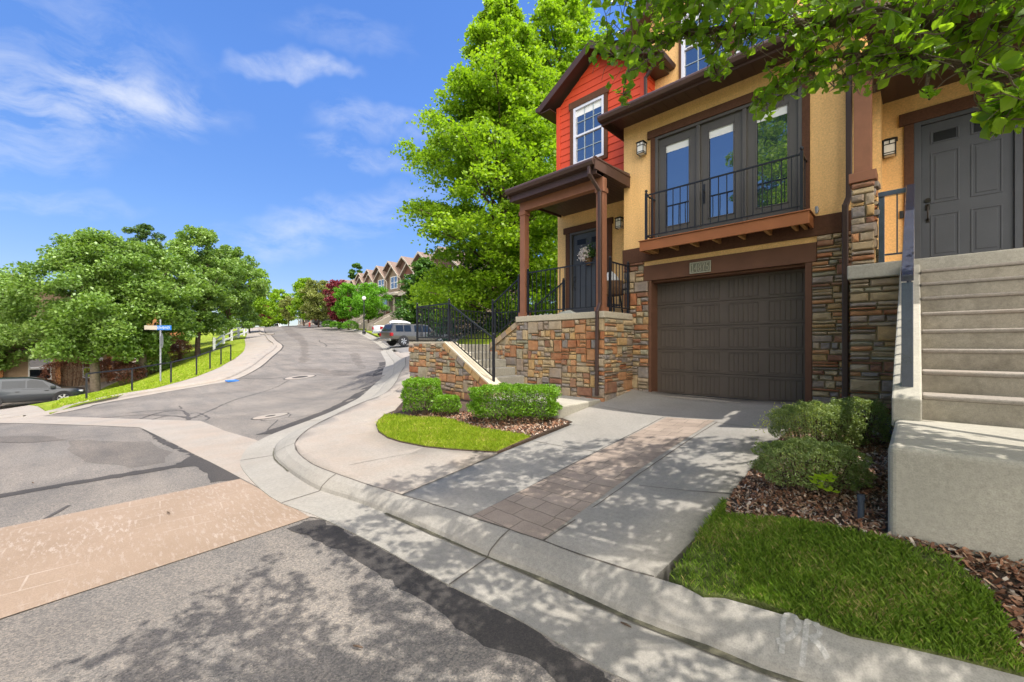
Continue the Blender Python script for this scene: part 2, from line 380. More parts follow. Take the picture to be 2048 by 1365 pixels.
M('blue_iron', (.04, .05, .085), .25, .25, 6, 90, .1, .001, 0, 1.); MATS['blue_iron'].node_tree.nodes['Principled BSDF'].inputs['Coat Weight'].default_value = 1.; MATS['blue_iron'].node_tree.nodes['Principled BSDF'].inputs['Coat Roughness'].default_value = .25
M('kerb_grime', (.085, .078, .05), .9, .4, 5, 60, .3)
asphalt('asphalt_worn', (.098, .088, .08), (.14, .126, .114), .4)
M('blind_white', (.75, .76, .74), .7, .03, 3, 60, 0)
M('bronze', (.03, .025, .02), .35, .2, 8, 80, .1, .001, .6)
M('verdigris', (.20, .20, .135), .6, .3, 14, 120, .3, .002, 0, .4, ((.14, .085, .045), 7, .7))
M('numeral', (.38, .36, .26), .5, .15, 20, 90, .1)
M('lamp_glass', (.78, .76, .70), .35, .04, 4, 40, 0)
M('bark', (.115, .075, .05), .9, .35, 9, 40, .8, .02)
M('bark_light', (.20, .155, .11), .9, .3, 9, 40, .8, .02)
M('shingle', (.145, .095, .072), .9, .25, 6, 60, .5, .01)
M('soil', (.085, .055, .038), .95, .4, 4, 60, .9, .03)
M('muntin', (.33, .40, .44), .5, .05, 3, 60, 0)
M('white_paint', (.74, .74, .73), .5, .04, 2, 60, .05)
M('asphalt_drive', (.17, .16, .15), .85, .15, 2, 90, .4)
def glass(name, tint=(.012, .016, .022), rough=.02, wave=.0):
    m, nt, b = nodes(name); b.inputs['Base Color'].default_value = (*tint, 1); b.inputs['Roughness'].default_value = rough
    b.inputs['Specular IOR Level'].default_value = 1.; b.inputs['IOR'].default_value = 2.3
    if wave:
        co = objco(nt); n = noise(nt, 2.6, 2, .5, co); bump(nt, b, n.outputs[0], wave, .02)
glass('pane_dark'); glass('pane_dim', (.008, .008, .008), .35); MATS['pane_dim'].node_tree.nodes['Principled BSDF'].inputs['IOR'].default_value = 1.4; MATS['pane_dim'].node_tree.nodes['Principled BSDF'].inputs['Specular IOR Level'].default_value = .3; glass('pane_door', (.02, .03, .05), .015, .10); glass('car_glass', (.01, .014, .018), .05); MATS['car_glass'].node_tree.nodes['Principled BSDF'].inputs['IOR'].default_value = 1.5; MATS['car_glass'].node_tree.nodes['Principled BSDF'].inputs['Specular IOR Level'].default_value = .5
def grassmat(name, a, b2, dry):
    m, nt, b = nodes(name); co = objco(nt)
    n1 = noise(nt, 1.3, 5, .65, co); r = ramp(nt, [(.3, a), (.58, b2), (.8, dry)]); nt.links.new(n1.outputs[0], r.inputs[0])
    n2 = noise(nt, 60, 4, .7, co); r2 = ramp(nt, [(.3, (.45,)*3), (.7, (1.35,)*3)]); nt.links.new(n2.outputs[0], r2.inputs[0])
    o = mixc(nt, 1., r.outputs[0], r2.outputs[0], 'MULTIPLY'); nt.links.new(o, b.inputs['Base Color']); b.inputs['Roughness'].default_value = .9
    b.inputs['Specular IOR Level'].default_value = .1; bump(nt, b, n2.outputs[0], .9, .03)
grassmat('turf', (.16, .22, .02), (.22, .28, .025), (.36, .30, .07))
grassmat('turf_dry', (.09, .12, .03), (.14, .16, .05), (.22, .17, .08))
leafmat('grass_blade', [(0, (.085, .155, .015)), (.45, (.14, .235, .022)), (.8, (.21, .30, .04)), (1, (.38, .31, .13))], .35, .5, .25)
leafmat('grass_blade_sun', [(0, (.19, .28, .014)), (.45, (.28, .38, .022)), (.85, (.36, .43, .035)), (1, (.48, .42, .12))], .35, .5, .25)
leafmat('maple_leaf', [(0, (.12, .22, .014)), (.5, (.22, .36, .02)), (1, (.34, .48, .035))], .48)
leafmat('ash_leaf', [(0, (.09, .175, .025)), (.5, (.16, .27, .045)), (1, (.27, .38, .09))], .3, .45, .5)
leafmat('lime_leaf', [(0, (.14, .25, .014)), (.5, (.21, .35, .018)), (1, (.30, .43, .03))], .4)
leafmat('bright_leaf', [(0, (.075, .20, .012)), (.5, (.12, .30, .015)), (1, (.18, .40, .025))], .38)
leafmat('olive_leaf', [(0, (.12, .15, .04)), (.5, (.20, .23, .06)), (1, (.29, .31, .10))], .35)
leafmat('plum_leaf', [(0, (.09, .012, .022)), (.5, (.17, .022, .038)), (1, (.26, .05, .06))], .25)
leafmat('deep_leaf', [(0, (.035, .085, .014)), (.5, (.06, .14, .018)), (1, (.10, .21, .03))], .3)
leafmat('pear_leaf', [(0, (.11, .22, .016)), (.5, (.21, .36, .022)), (1, (.34, .50, .045))], .55, .38, .5)
leafmat('spruce_needle', [(0, (.022, .055, .035)), (.5, (.035, .085, .055)), (1, (.06, .13, .085))], .1)
leafmat('pine_needle', [(0, (.05, .10, .02)), (.5, (.08, .15, .03)), (1, (.12, .2, .045))], .15)
leafmat('box_leaf', [(0, (.08, .18, .01)), (.5, (.15, .30, .016)), (1, (.25, .42, .035))], .38, .4, .45)
leafmat('yew_leaf', [(0, (.11, .17, .04)), (.5, (.21, .28, .08)), (.8, (.33, .39, .16)), (1, (.58, .62, .10))], .35, .5, .4)
leafmat('barberry_leaf', [(0, (.09, .03, .02)), (.5, (.16, .06, .035)), (1, (.24, .10, .06))], .25)
leafmat('bark_chip', [(0, (.14, .066, .04)), (.45, (.25, .125, .075)), (.75, (.34, .23, .155)), (1, (.46, .39, .32))], .0, .9, .1)
def paver():
    m, nt, b = nodes('paver_brick'); co = objco(nt)
    br = nt.nodes.new('ShaderNodeTexBrick'); br.offset = .43; br.offset_frequency = 2; br.squash = .72; br.squash_frequency = 3
    br.inputs['Scale'].default_value = 1.; br.inputs['Brick Width'].default_value = .30; br.inputs['Row Height'].default_value = .165; br.inputs['Mortar Size'].default_value = .0045; br.inputs['Bias'].default_value = 0.
    br.inputs['Color1'].default_value = (.31, .245, .195, 1); br.inputs['Color2'].default_value = (.27, .21, .165, 1); br.inputs['Mortar'].default_value = (.17, .135, .10, 1)
    mp = N(nt, 'ShaderNodeMapping'); nz = noise(nt, 5, 3, .5, co)
    mx = nt.nodes.new('ShaderNodeMix'); mx.data_type = 'VECTOR'; mx.inputs[0].default_value = .03; nt.links.new(co, mx.inputs[4]); nt.links.new(nz.outputs['Color'], mx.inputs[5])
    nt.links.new(mx.outputs[1], br.inputs['Vector'])
    n1 = noise(nt, 3, 5, .7, co); r1 = ramp(nt, [(.3, (.78,)*3), (.7, (1.15,)*3)]); nt.links.new(n1.outputs[0], r1.inputs[0])
    n2 = noise(nt, 120, 3, .6, co); r2 = ramp(nt, [(.3, (.8,)*3), (.65, (1.05,)*3)]); nt.links.new(n2.outputs[0], r2.inputs[0])
    o = mixc(nt, 1., br.outputs['Color'], r1.outputs[0], 'MULTIPLY'); o = mixc(nt, 1., o, r2.outputs[0], 'MULTIPLY')
    nt.links.new(o, b.inputs['Base Color']); b.inputs['Roughness'].default_value = .85
    iv = N(nt, 'ShaderNodeMath', op='SUBTRACT'); iv.inputs[0].default_value = 1.; nt.links.new(br.outputs['Fac'], iv.inputs[1]); bump(nt, b, iv.outputs[0], .6, .012)
paver()
def carpaint(name, c, metal=.5, rough=.3):
    m, nt, b = nodes(name); co = objco(nt); n = noise(nt, 900, 1, .5, co); r = ramp(nt, [(.4, tuple(np.array(c)*.9)), (.6, tuple(np.minimum(np.array(c)*1.1, 1)))]); nt.links.new(n.outputs[0], r.inputs[0])
    nt.links.new(r.outputs[0], b.inputs['Base Color']); b.inputs['Metallic'].default_value = metal; b.inputs['Roughness'].default_value = rough; b.inputs['Coat Weight'].default_value = .6; b.inputs['Coat Roughness'].default_value = .06
carpaint('paint_darkblue', (.018, .024, .032), .1); carpaint('paint_grey', (.12, .112, .092)); carpaint('paint_silver', (.50, .50, .50)); carpaint('paint_white', (.75, .75, .76), 0); carpaint('paint_charcoal', (.055, .05, .05))
M('tyre', (.018, .018, .019), .85, .2, 8, 60, .3); M('alloy', (.55, .55, .56), .35, .08, 6, 60, .0, .001, .8); M('black_plastic', (.02, .02, .021), .6, .15, 6, 60, .1)
M('tail_red', (.35, .012, .018), .25, .15, 12, 40, 0); M('chrome', (.6, .6, .6), .2, .05, 4, 40, 0, .001, .9); M('headlight', (.6, .62, .65), .15, .1, 12, 40, 0)
M('sign_blue', (.03, .16, .52), .4, .08, 6, 40, 0); M('galv', (.33, .34, .37), .45, .15, 9, 60, .1, .001, .5)
M('wicker', (.16, .085, .04), .8, .3, 30, 120, .8, .01); M('pillow', (.55, .56, .55), .9, .2, 14, 120, .3); M('petal', (.82, .74, .72), .7, .08, 20, 90, .1)
M('blue_pipe', (.045, .06, .085), .5, .2, 9, 60, .1); M('rock_pale', (.36, .36, .31), .9, .25, 8, 60, .8, .02); M('hydrant_red', (.4, .04, .03), .5, .1, 5, 40, .1)
M('far_brown', (.105, .06, .042), .8, .15, 1, 40, .2); M('far_tan', (.21, .155, .105), .85, .1, 1, 40, .2); M('far_blue', (.095, .112, .125), .8, .1, 1, 40, .2); M('far_cream', (.40, .35, .28), .7, .08, 1, 40, .1); M('far_roof', (.17, .118, .092), .9, .15, 3, 40, .4); M('far_rust', (.15, .065, .042), .8, .12, 1, 40, .2)
M('chalk', (.33, .315, .285), .9, .25, 60, 200, .1); M('orange_wall', (.42, .19, .07), .85, .1, 1, 60, .2)
# ------------------------------------------------------------------ ground, street, walks
LOT = .13
ASP2 = 'asphalt_worn'
def LOTL(x): return .13*np.clip((-17.2-np.asarray(x))/4., .10, 1.)
def A(pts, off=0.): return [at(x, y, off)[:2] for x, y in pts]
def structure(o): return tag(o, kind='structure')
gs = np.unique(np.concatenate([np.linspace(-400, -60, 35), np.linspace(-60, 20, 161), np.linspace(20, 400, 39)]))
gy = np.unique(np.concatenate([np.linspace(-400, -20, 39), np.linspace(-20, 40, 121), np.linspace(40, 400, 37)]))
gx, gyy = np.meshgrid(gs, gy); gz = np.concatenate([G(gx[i:i+20], gyy[i:i+20]) for i in range(0, len(gy), 20)])-.07
mb = MB(); nx = len(gs)
mb.v = np.stack([gx, gyy, gz], -1).reshape(-1, 3).tolist()
mb.f = [[j*nx+i, j*nx+i+1, (j+1)*nx+i+1, (j+1)*nx+i] for j in range(len(gy)-1) for i in range(nx-1)]; mb.a = [0.]*len(mb.f)
structure(mb.build('ground', MATS['turf_dry'], smooth=True, fix=False))
FLOW = [(10, 2.45), (5, 2.42), (2, 2.36)]+[tuple(p) for p in A([(1520,1345),(1400,1291),(1266,1244),(1115,1173),(975,1118.5),(819,1049),(740,1017),(699,1002),(640,984),(600,962),(568,938),(549.4,920),(547.5,905),(556,887),(590,866),(650,841),(700,819),(733,802),(756,785),(778,757),(787,738),(785,722),(772,704)])]+[(-30, 16.6), (-36, 19.2), (-48.4, 22.9), (-62, 26.8), (-77, 30.8), (-100, 37), (-140, 46)]
FL = catmull(FLOW, .2)
LEFT = [(-34, -11), (-26, -7), (-20, -3.9), (-17.2, -2.2), (-16.3, -1.2), (-16.9, -.5), (-18.2, -.05)]+[tuple(p) for p in A([(200,808),(300,790),(400,773),(460,762),(500,746),(535,722),(562,698),(563,690),(550,680),(540,670),(527,658),(523,652)])]+[(-105, 27), (-140, 35)]
LF = catmull(LEFT, .3)
road = [tuple(p) for p in FL[::3]]+[tuple(p) for p in LF[::-1][::3]]+[(-42, -16), (0, -13), (14, -13), (14, 2.4)]
structure(sheet('street', road, MATS['asphalt'], 0., .8))
def strip(name, mat, path, prof, zb=0., hs=None):
    """kerb section swept along a plan path; prof = (sideways, rise)"""
    bm = MB(); P = [offset2(path, s) for s, _ in prof]; n = len(path); k = len(prof)
    Z = G(path[:, 0], path[:, 1])
    for i in range(n):
        for j in range(k): bm.v.append((P[j][i, 0], P[j][i, 1], Z[i]+prof[j][1]*(hs[i] if hs is not None and prof[j][1] > .02 else 1)+zb))
    bm.f = [[i*k+j, (i+1)*k+j, (i+1)*k+j+1, i*k+j+1] for i in range(n-1) for j in range(k-1)]; bm.a = [0.]*len(bm.f)
    return structure(bm.build(name, mat, fix=False, smooth=False))
o = None
bkp = [(10, 2.80), (5, 2.74), (2, 2.62), (.6, 2.45)]+[tuple(p) for p in A([(1700,1274),(1616,1243),(1511,1207),(1466,1200),(1407,1194),(1339,1161),(1088,1083),(1022,1061),(941,1033),(863,1007),(781,985),(693,956),(634,934),(599,914),(589,893),(591,879),(615,861),(647,841)], LOT)]
far_ = offset2(FL, .42)[FL[:, 0] < -8.6]
BD = catmull(bkp+[tuple(p) for p in far_[::6]], .06)
BK = np.array([BD[np.argmin(np.linalg.norm(BD-q, axis=1))] for q in FL[:, :2]])
for _ in range(3): BK[1:-1] = (BK[:-2]+2*BK[1:-1]+BK[2:])/4
bm = MB(); LIPP = offset2(FL, -.38); US = [(0., .012), (.09, .045), (.18, .060), (.55, .105), (.92, .131), (1., .134)]
for i in range(len(FL)):
    f_ = FL[i, :2]; rows = [(*LIPP[i], -.05), (*LIPP[i], .012), (*(f_*.95+LIPP[i]*.05), .009)]+[(*(f_+(BK[i]-f_)*u), h) for u, h in US]+[(*BK[i], -.1)]
    for x, y, h in rows: bm.v.append((x, y, h))
k = 3+len(US)+1; V_ = np.array(bm.v); V_[:, 2] += G(V_[:, 0], V_[:, 1]); bm.v = V_.tolist()
bm.f = [[i*k+j, (i+1)*k+j, (i+1)*k+j+1, i*k+j+1] for i in range(len(FL)-1) for j in range(k-1)]; bm.a = [0.]*len(bm.f)
structure(bm.build('kerb_and_gutter', MATS['concrete_curb'], fix=False))
from mathutils.bvhtree import BVHTree
KB = BVHTree.FromPolygons(bm.v, bm.f)
LK = [(.05, -.05), (.0, .010), (-.38, .012), (-.41, .07), (-.46, .10), (-.60, .134), (-.62, .134), (-.62, -.1)]
structure(strip('kerb_and_gutter', MATS['concrete_walk'], LF, LK, hs=LOTL(LF[:, 0])/.13))
BACK = BK; LB = offset2(LF, -.61)
# far-side walk, its turf bank
inner = A([(0,826),(100,820),(170,804),(264,787),(340,769),(392,754),(440,735),(470,718),(488,702),(491,690),(489,680),(495,665),(510,652)], LOT)
i0 = 20; walk = [tuple(p) for p in LB[i0::3]]+[(-140, 33), (-105, 24.5)]+[tuple(p) for p in inner[::-1]]+[(-23, -4.2), (-27, -6.2)]
structure(sheet('pavement', walk, MATS['concrete_walk'], LOT, .8, .15, zf=lambda x, y: G(x, y)+LOTL(x)))
lawn_l = [tuple(p) for p in inner[1:]]+[(-105, 24.3), (-105, 14), (-60, 5), (-46, 2.5), (-36, -.5), (-31, -2.2), (-27.6, -1.9)]
structure(sheet('lawn', lawn_l, MATS['turf'], LOT+.015, .8, .12, zf=lambda x, y: G(x, y)+LOTL(x)+.015))
park = [(-25, -5), (-27.5, -2.3), (-31, -2.4), (-33, 1.2), (-44, 1.2), (-44, -14), (-34, -14)]
structure(sheet('parking_apron', park, MATS['concrete_walk'], .06, .8, .1))
# valley gutter over the mouth of the hill road
vg = [(-24, -5), (-20, -2.6)]+A([(20,832),(90,833.5),(200,836.5),(400,842.5),(450,863),(512,881)])+A([(545,898),(549,915),(568,937),(600,961),(660,992),(700,1003)])+A([(679.6,1051),(638,1038),(618,1035),(480,957),(420,925),(350,890),(280,856),(130,850),(0,847)])+[(-20.5, -4), (-24, -6)]
structure(sheet('valley_gutter', vg, MATS['concrete_walk'], .007, .5))
band = A([(480,959),(620,1036)])+[tuple(at(0,1240)[:2]), (-3.35, -4.5), (-3.0, -9), (-4.9, -9), (-5.25, -4.5), tuple(at(0,1058)[:2])]
structure(sheet('crosswalk_band', band, MATS['stamped_band'], .006, .5))
# asphalt repairs
rep = MB()
def patch(poly, off=.004): return structure(sheet('asphalt_patch', poly, MATS['asphalt_patch'], off, .4))
def rough_edge(poly, amp=.018, step=.07):
    out = []
    n = len(poly)
    for i in range(n):
        a = np.array(poly[i]); b = np.array(poly[(i+1) % n]); k = max(1, int(np.linalg.norm(b-a)/step))
        for j in range(k): out.append(tuple(a+(b-a)*j/k+NR.normal(0, amp, 2)*(1 if j else .3)))
    return out
patch(rough_edge(A([(283,856),(292,855),(330,881),(373,901),(406,918),(450,932),(488,954),(475,960),(420,967),(413,947),(395,935),(350,936),(316,943),(150,970),(0,997),(0,989),(150,963),(285,941),(351,930),(382,912),(325,890)])))
lipR = offset2(FL, -.38)
sel = (lipR[:, 0] < 6) & (lipR[:, 0] > -3.75) & (lipR[:, 1] < 2.6)
o1 = lipR[sel]
inn = A([(1007,1333),(900,1256),(804,1183),(706,1117),(621,1073),(565,1062),(600,1046)])
patch(rough_edge([tuple(p) for p in o1[::3]]+A([(640,1040),(610,1043),(575,1058)])+inn[::-1][2:]+[(-.2, 1.35), (2, 1.33), (6, 1.4)], .012))
sel = (lipR[:, 0] < -7.7) & (lipR[:, 0] > -22)
o2 = lipR[sel][::3]; o3 = offset2(FL, -.38-.34)[sel][::3]
patch(rough_edge([tuple(p) for p in o2]+[tuple(p) for p in o3[::-1]], .02, .12))
l2 = offset2(LF, .10); l1 = offset2(LF, -.0)
seln = (LF[:, 0] < -16.5) & (LF[:, 0] > -75)
patch(rough_edge([tuple(p) for p in l1[seln][::4]]+[tuple(p) for p in l2[seln][::4][::-1]], .012, .3), .003)
def ribbons(name, mat, lines, off, jit=.22):
    bm = MB()
    for pts, w in lines:
        P = [np.array(p) for p in A(pts, off)] if len(pts[0]) == 2 and abs(pts[0][0]) > 30 else [np.array(p) for p in pts]
        P = catmull(P, .12) if len(P) > 2 else np.array([P[0]+(P[1]-P[0])*u for u in np.linspace(0, 1, max(2, int(np.linalg.norm(P[1]-P[0])/.15)))])
        P = P+NR.normal(0, w*jit, P.shape); ww = w*(.75+.5*NR.random(len(P)))
        t = np.gradient(P, axis=0); t /= np.linalg.norm(t, axis=1)[:, None]+1e-9; nn = np.stack([-t[:, 1], t[:, 0]], 1)
        a = P+nn*ww[:, None]/2; b = P-nn*ww[:, None]/2; za = G(a[:, 0], a[:, 1])+off; zb = G(b[:, 0], b[:, 1])+off
        n = len(bm.v); k = len(P)
        for i in range(k): bm.v += [(a[i, 0], a[i, 1], za[i]), (b[i, 0], b[i, 1], zb[i])]
        bm.f += [[n+2*i, n+2*i+1, n+2*i+3, n+2*i+2] for i in range(k-1)]; bm.a += [0.]*(k-1)
    return structure(bm.build(name, mat, fix=False))
ribbons('road_crack_seal', MATS['crack_tar'], [
 ([(380,838),(459,804),(498,792),(547,777),(577,761)], .05), ([(505,737),(600,728),(700,725),(762,726)], .05), ([(633,750),(690,751),(756,753)], .06),
 ([(481,757),(528,758),(569,755)], .06), ([(559,687),(640,688),(719,688)], .07), ([(639,681),(640,684),(647,687),(653,691),(652,694)], .10),
 ([(373,830),(365,822),(340,822),(310,828),(280,838)], .05), ([(373,830),(395,826),(417,836),(410,841)], .05), ([(320,834),(350,832),(375,836),(405,834)], .05), ([(250,827),(300,822),(340,820),(362,818),(358,812)], .04), ([(300,840),(330,833)], .04), ([(372,826),(378,840)], .08),
 ([(200,836),(290,830),(380,834)], .04), ([(0,873),(60,866),(121,855)], .035), ([(90,1037),(110,1026),(139,1010)], .035), ([(0,848),(130,851),(283,857)], .035),
 ([(0,1268),(100,1237),(200,1198),(300,1150),(390,1112),(440,1092)], .07), ([(0,1300),(120,1262),(230,1215),(320,1175),(420,1118)], .035), ([(0,1245),(150,1198),(300,1142),(470,1082),(600,1040)], .03),
 ([(0,1056),(240,1010),(478,960)], .02), ([(528,868),(560,838),(600,834),(640,826)], .03), ([(515,835),(530,842),(575,835),(580,829)], .03)], .0055)
ribbons('concrete_joint', MATS['joint_dark'], [
 ([(804,989),(900,949),(997,908)], .010), ([(941,1033),(1140,931),(1328,834)], .012), ([(1086,1082),(1260,962),(1434,844)], .012), ([(1328,834),(1434,844)], .010),
 ([(1062,881),(1190,903)], .008), ([(1270,970),(1500,990)], .008), ([(800,775),(757,800),(700,815),(650,841)], .006), ([(700,930),(760,918),(835,905)], .006), ([(1434,845),(1560,862)], .008), ([(1200,812),(1328,832)], .008)], LOT+.004)
bl = [(tuple(p)) for p in BACK]
selb = (BACK[:, 0] < -1.0) & (BACK[:, 0] > -20) & (BACK[:, 1] < 9)
ribbons('concrete_joint', MATS['joint_dark'], [([tuple(p) for p in BACK[selb][::4]], .012)], LOT+.0045)
# lot concrete: corner walk, driveway, paver strip
isl = A([(752,850),(757,865),(775,877),(800,885),(850,895),(900,900),(995,906)], LOT)
selw = (BACK[:, 0] < -3.3) & (BACK[:, 0] > -27)
jl = A([(804,989),(900,949),(997,908)], LOT)
walk2 = [tuple(p) for p in BACK[selw][::3]]+[(-24, 19), (-15, 15), (-11, 9), (-8.9, 6.3), (-8.3, 5.2)]+A([(790,822),(770,830),(757,840)], LOT)+isl+jl[::-1][1:]
structure(sheet('pavement', walk2, MATS['concrete_walk'], LOT, .5, .15))
selc = (BACK[:, 0] < -1.02) & (BACK[:, 0] > -3.33) & (BACK[:, 1] < 3)
drive = [tuple(p) for p in BACK[selc][::3]]+jl+[(-3.6, 4.25), (-3.62, 4.95), (-3.95, 5.1), (-4.15, 6.1), (-4.2, 7.42), (-.5, 7.42), (-1.0, 6.3), (-1.02, 5.2), (-1.02, 4.0), (-1.0, 3.0)]
structure(sheet('driveway', drive, MATS['concrete_drive'], LOT, .5, .15))
structure(sheet('garage_apron', [(-3.56, 7.16), (-1.16, 7.16), (-1.16, 7.7), (-3.56, 7.7)], MATS['concrete_walk'], 0, .5, .05, zf=lambda x, y: np.full(len(x), .004)))
pv = [(-2.60, 5.86), (-1.93, 5.86)]+A([(1084,1081),(1020,1060),(943,1033)], LOT)
structure(sheet('paver_strip', pv, MATS['paver_brick'], LOT+.006, .5))
# planted ground
island = A([(752,850),(757,865),(775,877),(800,885),(850,895),(900,900),(995,906),(1080,870),(1145,845)], LOT)+[(-3.95, 5.15), (-8.2, 5.15)]+A([(790,822),(770,830),(757,840)], LOT)
structure(sheet('planting_bed', island, MATS['soil'], LOT+.01, .4, .1))
LAWN_I = A([(753,850),(758,864),(775,876),(800,884),(850,894),(900,899),(993,905),(1062,875),(1000,866),(950,858),(905,842),(868,838),(830,838),(800,832),(770,832)], LOT)
structure(sheet('lawn', LAWN_I, MATS['turf'], LOT+.018, .4, .05))
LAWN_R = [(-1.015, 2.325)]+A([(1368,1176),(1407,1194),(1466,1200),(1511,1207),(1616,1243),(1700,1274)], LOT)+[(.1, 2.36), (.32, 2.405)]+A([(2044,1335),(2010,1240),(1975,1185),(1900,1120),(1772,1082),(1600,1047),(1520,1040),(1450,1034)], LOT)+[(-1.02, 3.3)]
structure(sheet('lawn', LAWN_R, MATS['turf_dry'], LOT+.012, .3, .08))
bedr = [(-1.02, 2.6), (-1.03, 3.3), (-1.04, 4.6), (-1.04, 6.2), (-.6, 7.2), (.2, 7.2), (.2, 5), (4, 5), (5, 3.2), (5, 2.735), (2, 2.61), (.6, 2.445), (.2, 2.375), (-.4, 2.33), (-1., 2.34)]
structure(sheet('mulch_bed', bedr, MATS['soil'], LOT-.01, .3, .1))
def scatter(poly, n):
    xs = [p[0] for p in poly]; ys = [p[1] for p in poly]; out = np.zeros((0, 2))
    while len(out) < n:
        q = np.stack([NR.uniform(min(xs), max(xs), n*2), NR.uniform(min(ys), max(ys), n*2)], 1)
        out = np.concatenate([out, q[inside(q[:, 0], q[:, 1], poly)]])
    return out[:n]
def grass(name, poly, n, h, w, mat, off, thin=0., patchy=0.):
    p = scatter(poly, n)
    if patchy:
        s = np.sin(p[:, 0]*3.1+1)*np.sin(p[:, 1]*4.3+.6)+np.sin(p[:, 0]*7.7)*np.sin(p[:, 1]*6.1+2)*.6
        p = p[NR.random(len(p)) > patchy*(s > .45)]
    n = len(p); z = G(p[:, 0], p[:, 1])+off-.004
    a = NR.uniform(0, 2*PI, n); hh = h*(.45+.75*NR.random(n)); lean = hh*NR.uniform(.1, .9, n); b = NR.uniform(0, 2*PI, n)
    dx = np.cos(a)*w/2; dy = np.sin(a)*w/2; lx = np.cos(b)*lean; ly = np.sin(b)*lean
    V = np.zeros((n, 4, 3))
    V[:, 0] = np.stack([p[:, 0]-dx, p[:, 1]-dy, z], 1); V[:, 1] = np.stack([p[:, 0]+dx, p[:, 1]+dy, z], 1)
    V[:, 2] = np.stack([p[:, 0]+dx*.7+lx*.4, p[:, 1]+dy*.7+ly*.4, z+hh*.6], 1); V[:, 3] = np.stack([p[:, 0]+lx, p[:, 1]+ly, z+hh*.95], 1)
    V[:, [2, 3]] = V[:, [2, 3]]
    big = .5*np.sin(p[:, 0]*5.3+p[:, 1]*2.1)*np.sin(p[:, 1]*6.7-p[:, 0]*1.3)+.5*np.sin(p[:, 0]*13.1+1)*np.sin(p[:, 1]*11.3+2)
    o = fastmesh(name, V, None, np.clip(NR.beta(2, 2.4, n)+.22*big+.5*(NR.random(n) < .06+.22*np.maximum(big, 0)), 0, 1), mat)
    return tag(o, 'grass', 'grass', kind='stuff')
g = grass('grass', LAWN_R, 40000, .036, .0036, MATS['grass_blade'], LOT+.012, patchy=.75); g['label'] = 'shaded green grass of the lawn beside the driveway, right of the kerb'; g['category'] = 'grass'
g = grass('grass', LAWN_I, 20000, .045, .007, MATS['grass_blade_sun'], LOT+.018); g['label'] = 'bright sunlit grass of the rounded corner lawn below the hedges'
bank = [tuple(p) for p in inner[1:9]]+[(-41, 6.5), (-34, 1.5), (-30, -1.0)]
g = grass('grass', bank, 26000, .07, .03, MATS['grass_blade_sun'], LOT+.015); g['label'] = 'sloping grass bank behind the black handrail along the far pavement'
def chips(name, poly, n, s, off, label):
    p = scatter(poly, n); p = p[~inside(p[:, 0], p[:, 1], LAWN_R) & ~inside(p[:, 0], p[:, 1], LAWN_I)]; n = len(p); z = G(p[:, 0], p[:, 1])+off+NR.uniform(0, .012, n)
    a = NR.uniform(0, 2*PI, n); l = s*NR.uniform(.4, 1.3, n); w = l*NR.uniform(.25, .6, n); tl = NR.normal(0, .25, (n, 2))
    ux = np.stack([np.cos(a)*l/2, np.sin(a)*l/2, tl[:, 0]*l], 1); uy = np.stack([-np.sin(a)*w/2, np.cos(a)*w/2, tl[:, 1]*w], 1); c = np.stack([p[:, 0], p[:, 1], z], 1)
    V = np.stack([c-ux-uy*.7, c+ux*.9-uy, c+ux+uy*.8, c-ux*.8+uy], 1)
    o = fastmesh(name, V, None, NR.random(n), MATS['bark_chip']); return tag(o, label, 'mulch', kind='stuff')
chips('bark_mulch', [(-1.0, 2.9), (-1.02, 5.6), (-.14, 5.6), (-.13, 2.9)], 13000, .026, LOT, 'rust brown bark mulch around the two yew shrubs')
chips('bark_mulch', [(-.14, 3.12), (2, 3.12), (2.2, 2.65), (.2, 2.40), (-.1, 2.8)], 6500, .034, LOT, 'coarse bark mulch in front of the concrete landing block')
chips('bark_mulch', [tuple(p) for p in A([(800,836),(870,840),(950,860),(1060,876),(1140,846),(1095,838),(1000,835),(900,822)], LOT)], 3000, .04, LOT+.012, 'dry bark and soil under the clipped hedges on the corner lawn')
ribbons('kerb_grime', MATS['kerb_grime'], [([tuple(p) for p in FL[(FL[:, 0] < 4) & (FL[:, 0] > -3.7)][::3]-np.array([0, .006])], .034), ([tuple(p) for p in FL[(FL[:, 0] < -5.2) & (FL[:, 0] > -6.9)][::3]], .022)], .0185, .05)
kj = MB()
for px, py in ((975,1118),(640,984),(548,915),(650,841)):
    i = int(np.argmin(np.linalg.norm(FL[:, :2]-at(px, py)[:2], axis=1))); f_ = FL[i, :2]; dv = FL[i+1, :2]-f_; dv = dv/np.linalg.norm(dv)*.006
    pts = [(LIPP[i], .014), (f_*.95+LIPP[i]*.05, .011)]+[(f_+(BK[i]-f_)*u, h+.002) for u, h in US]
    for (p, h0), (q, h1) in zip(pts[:-1], pts[1:]):
        v = [(*(p+dv), Gz(*(p+dv))+h0+.001), (*(p-dv), Gz(*(p-dv))+h0+.001), (*(q-dv), Gz(*(q-dv))+h1+.001), (*(q+dv), Gz(*(q+dv))+h1+.001)]; kj.add(v, [(0, 1, 2, 3)])
structure(kj.build('concrete_joint', MATS['joint_dark'], fix=False))
def worn(pxs, amp=.08): return structure(sheet('asphalt_stain', rough_edge(A(pxs), amp, .3), MATS['asphalt_worn'], .003, .6))
worn([(547,652),(560,652),(590,664),(606,672),(614,684),(617,712),(612,726),(598,726),(604,700),(598,684),(578,672)]); worn([(579,738),(640,738),(720,742),(735,748),(690,750),(620,746)], .06); worn([(698,709),(716,706),(725,726),(735,736),(720,740),(708,724)], .06)
worn([(137,882),(180,880),(300,884),(345,905),(330,925),(260,938),(170,925),(140,905)], .04); worn([(0,874),(90,872),(135,880),(60,886),(0,885)], .03)
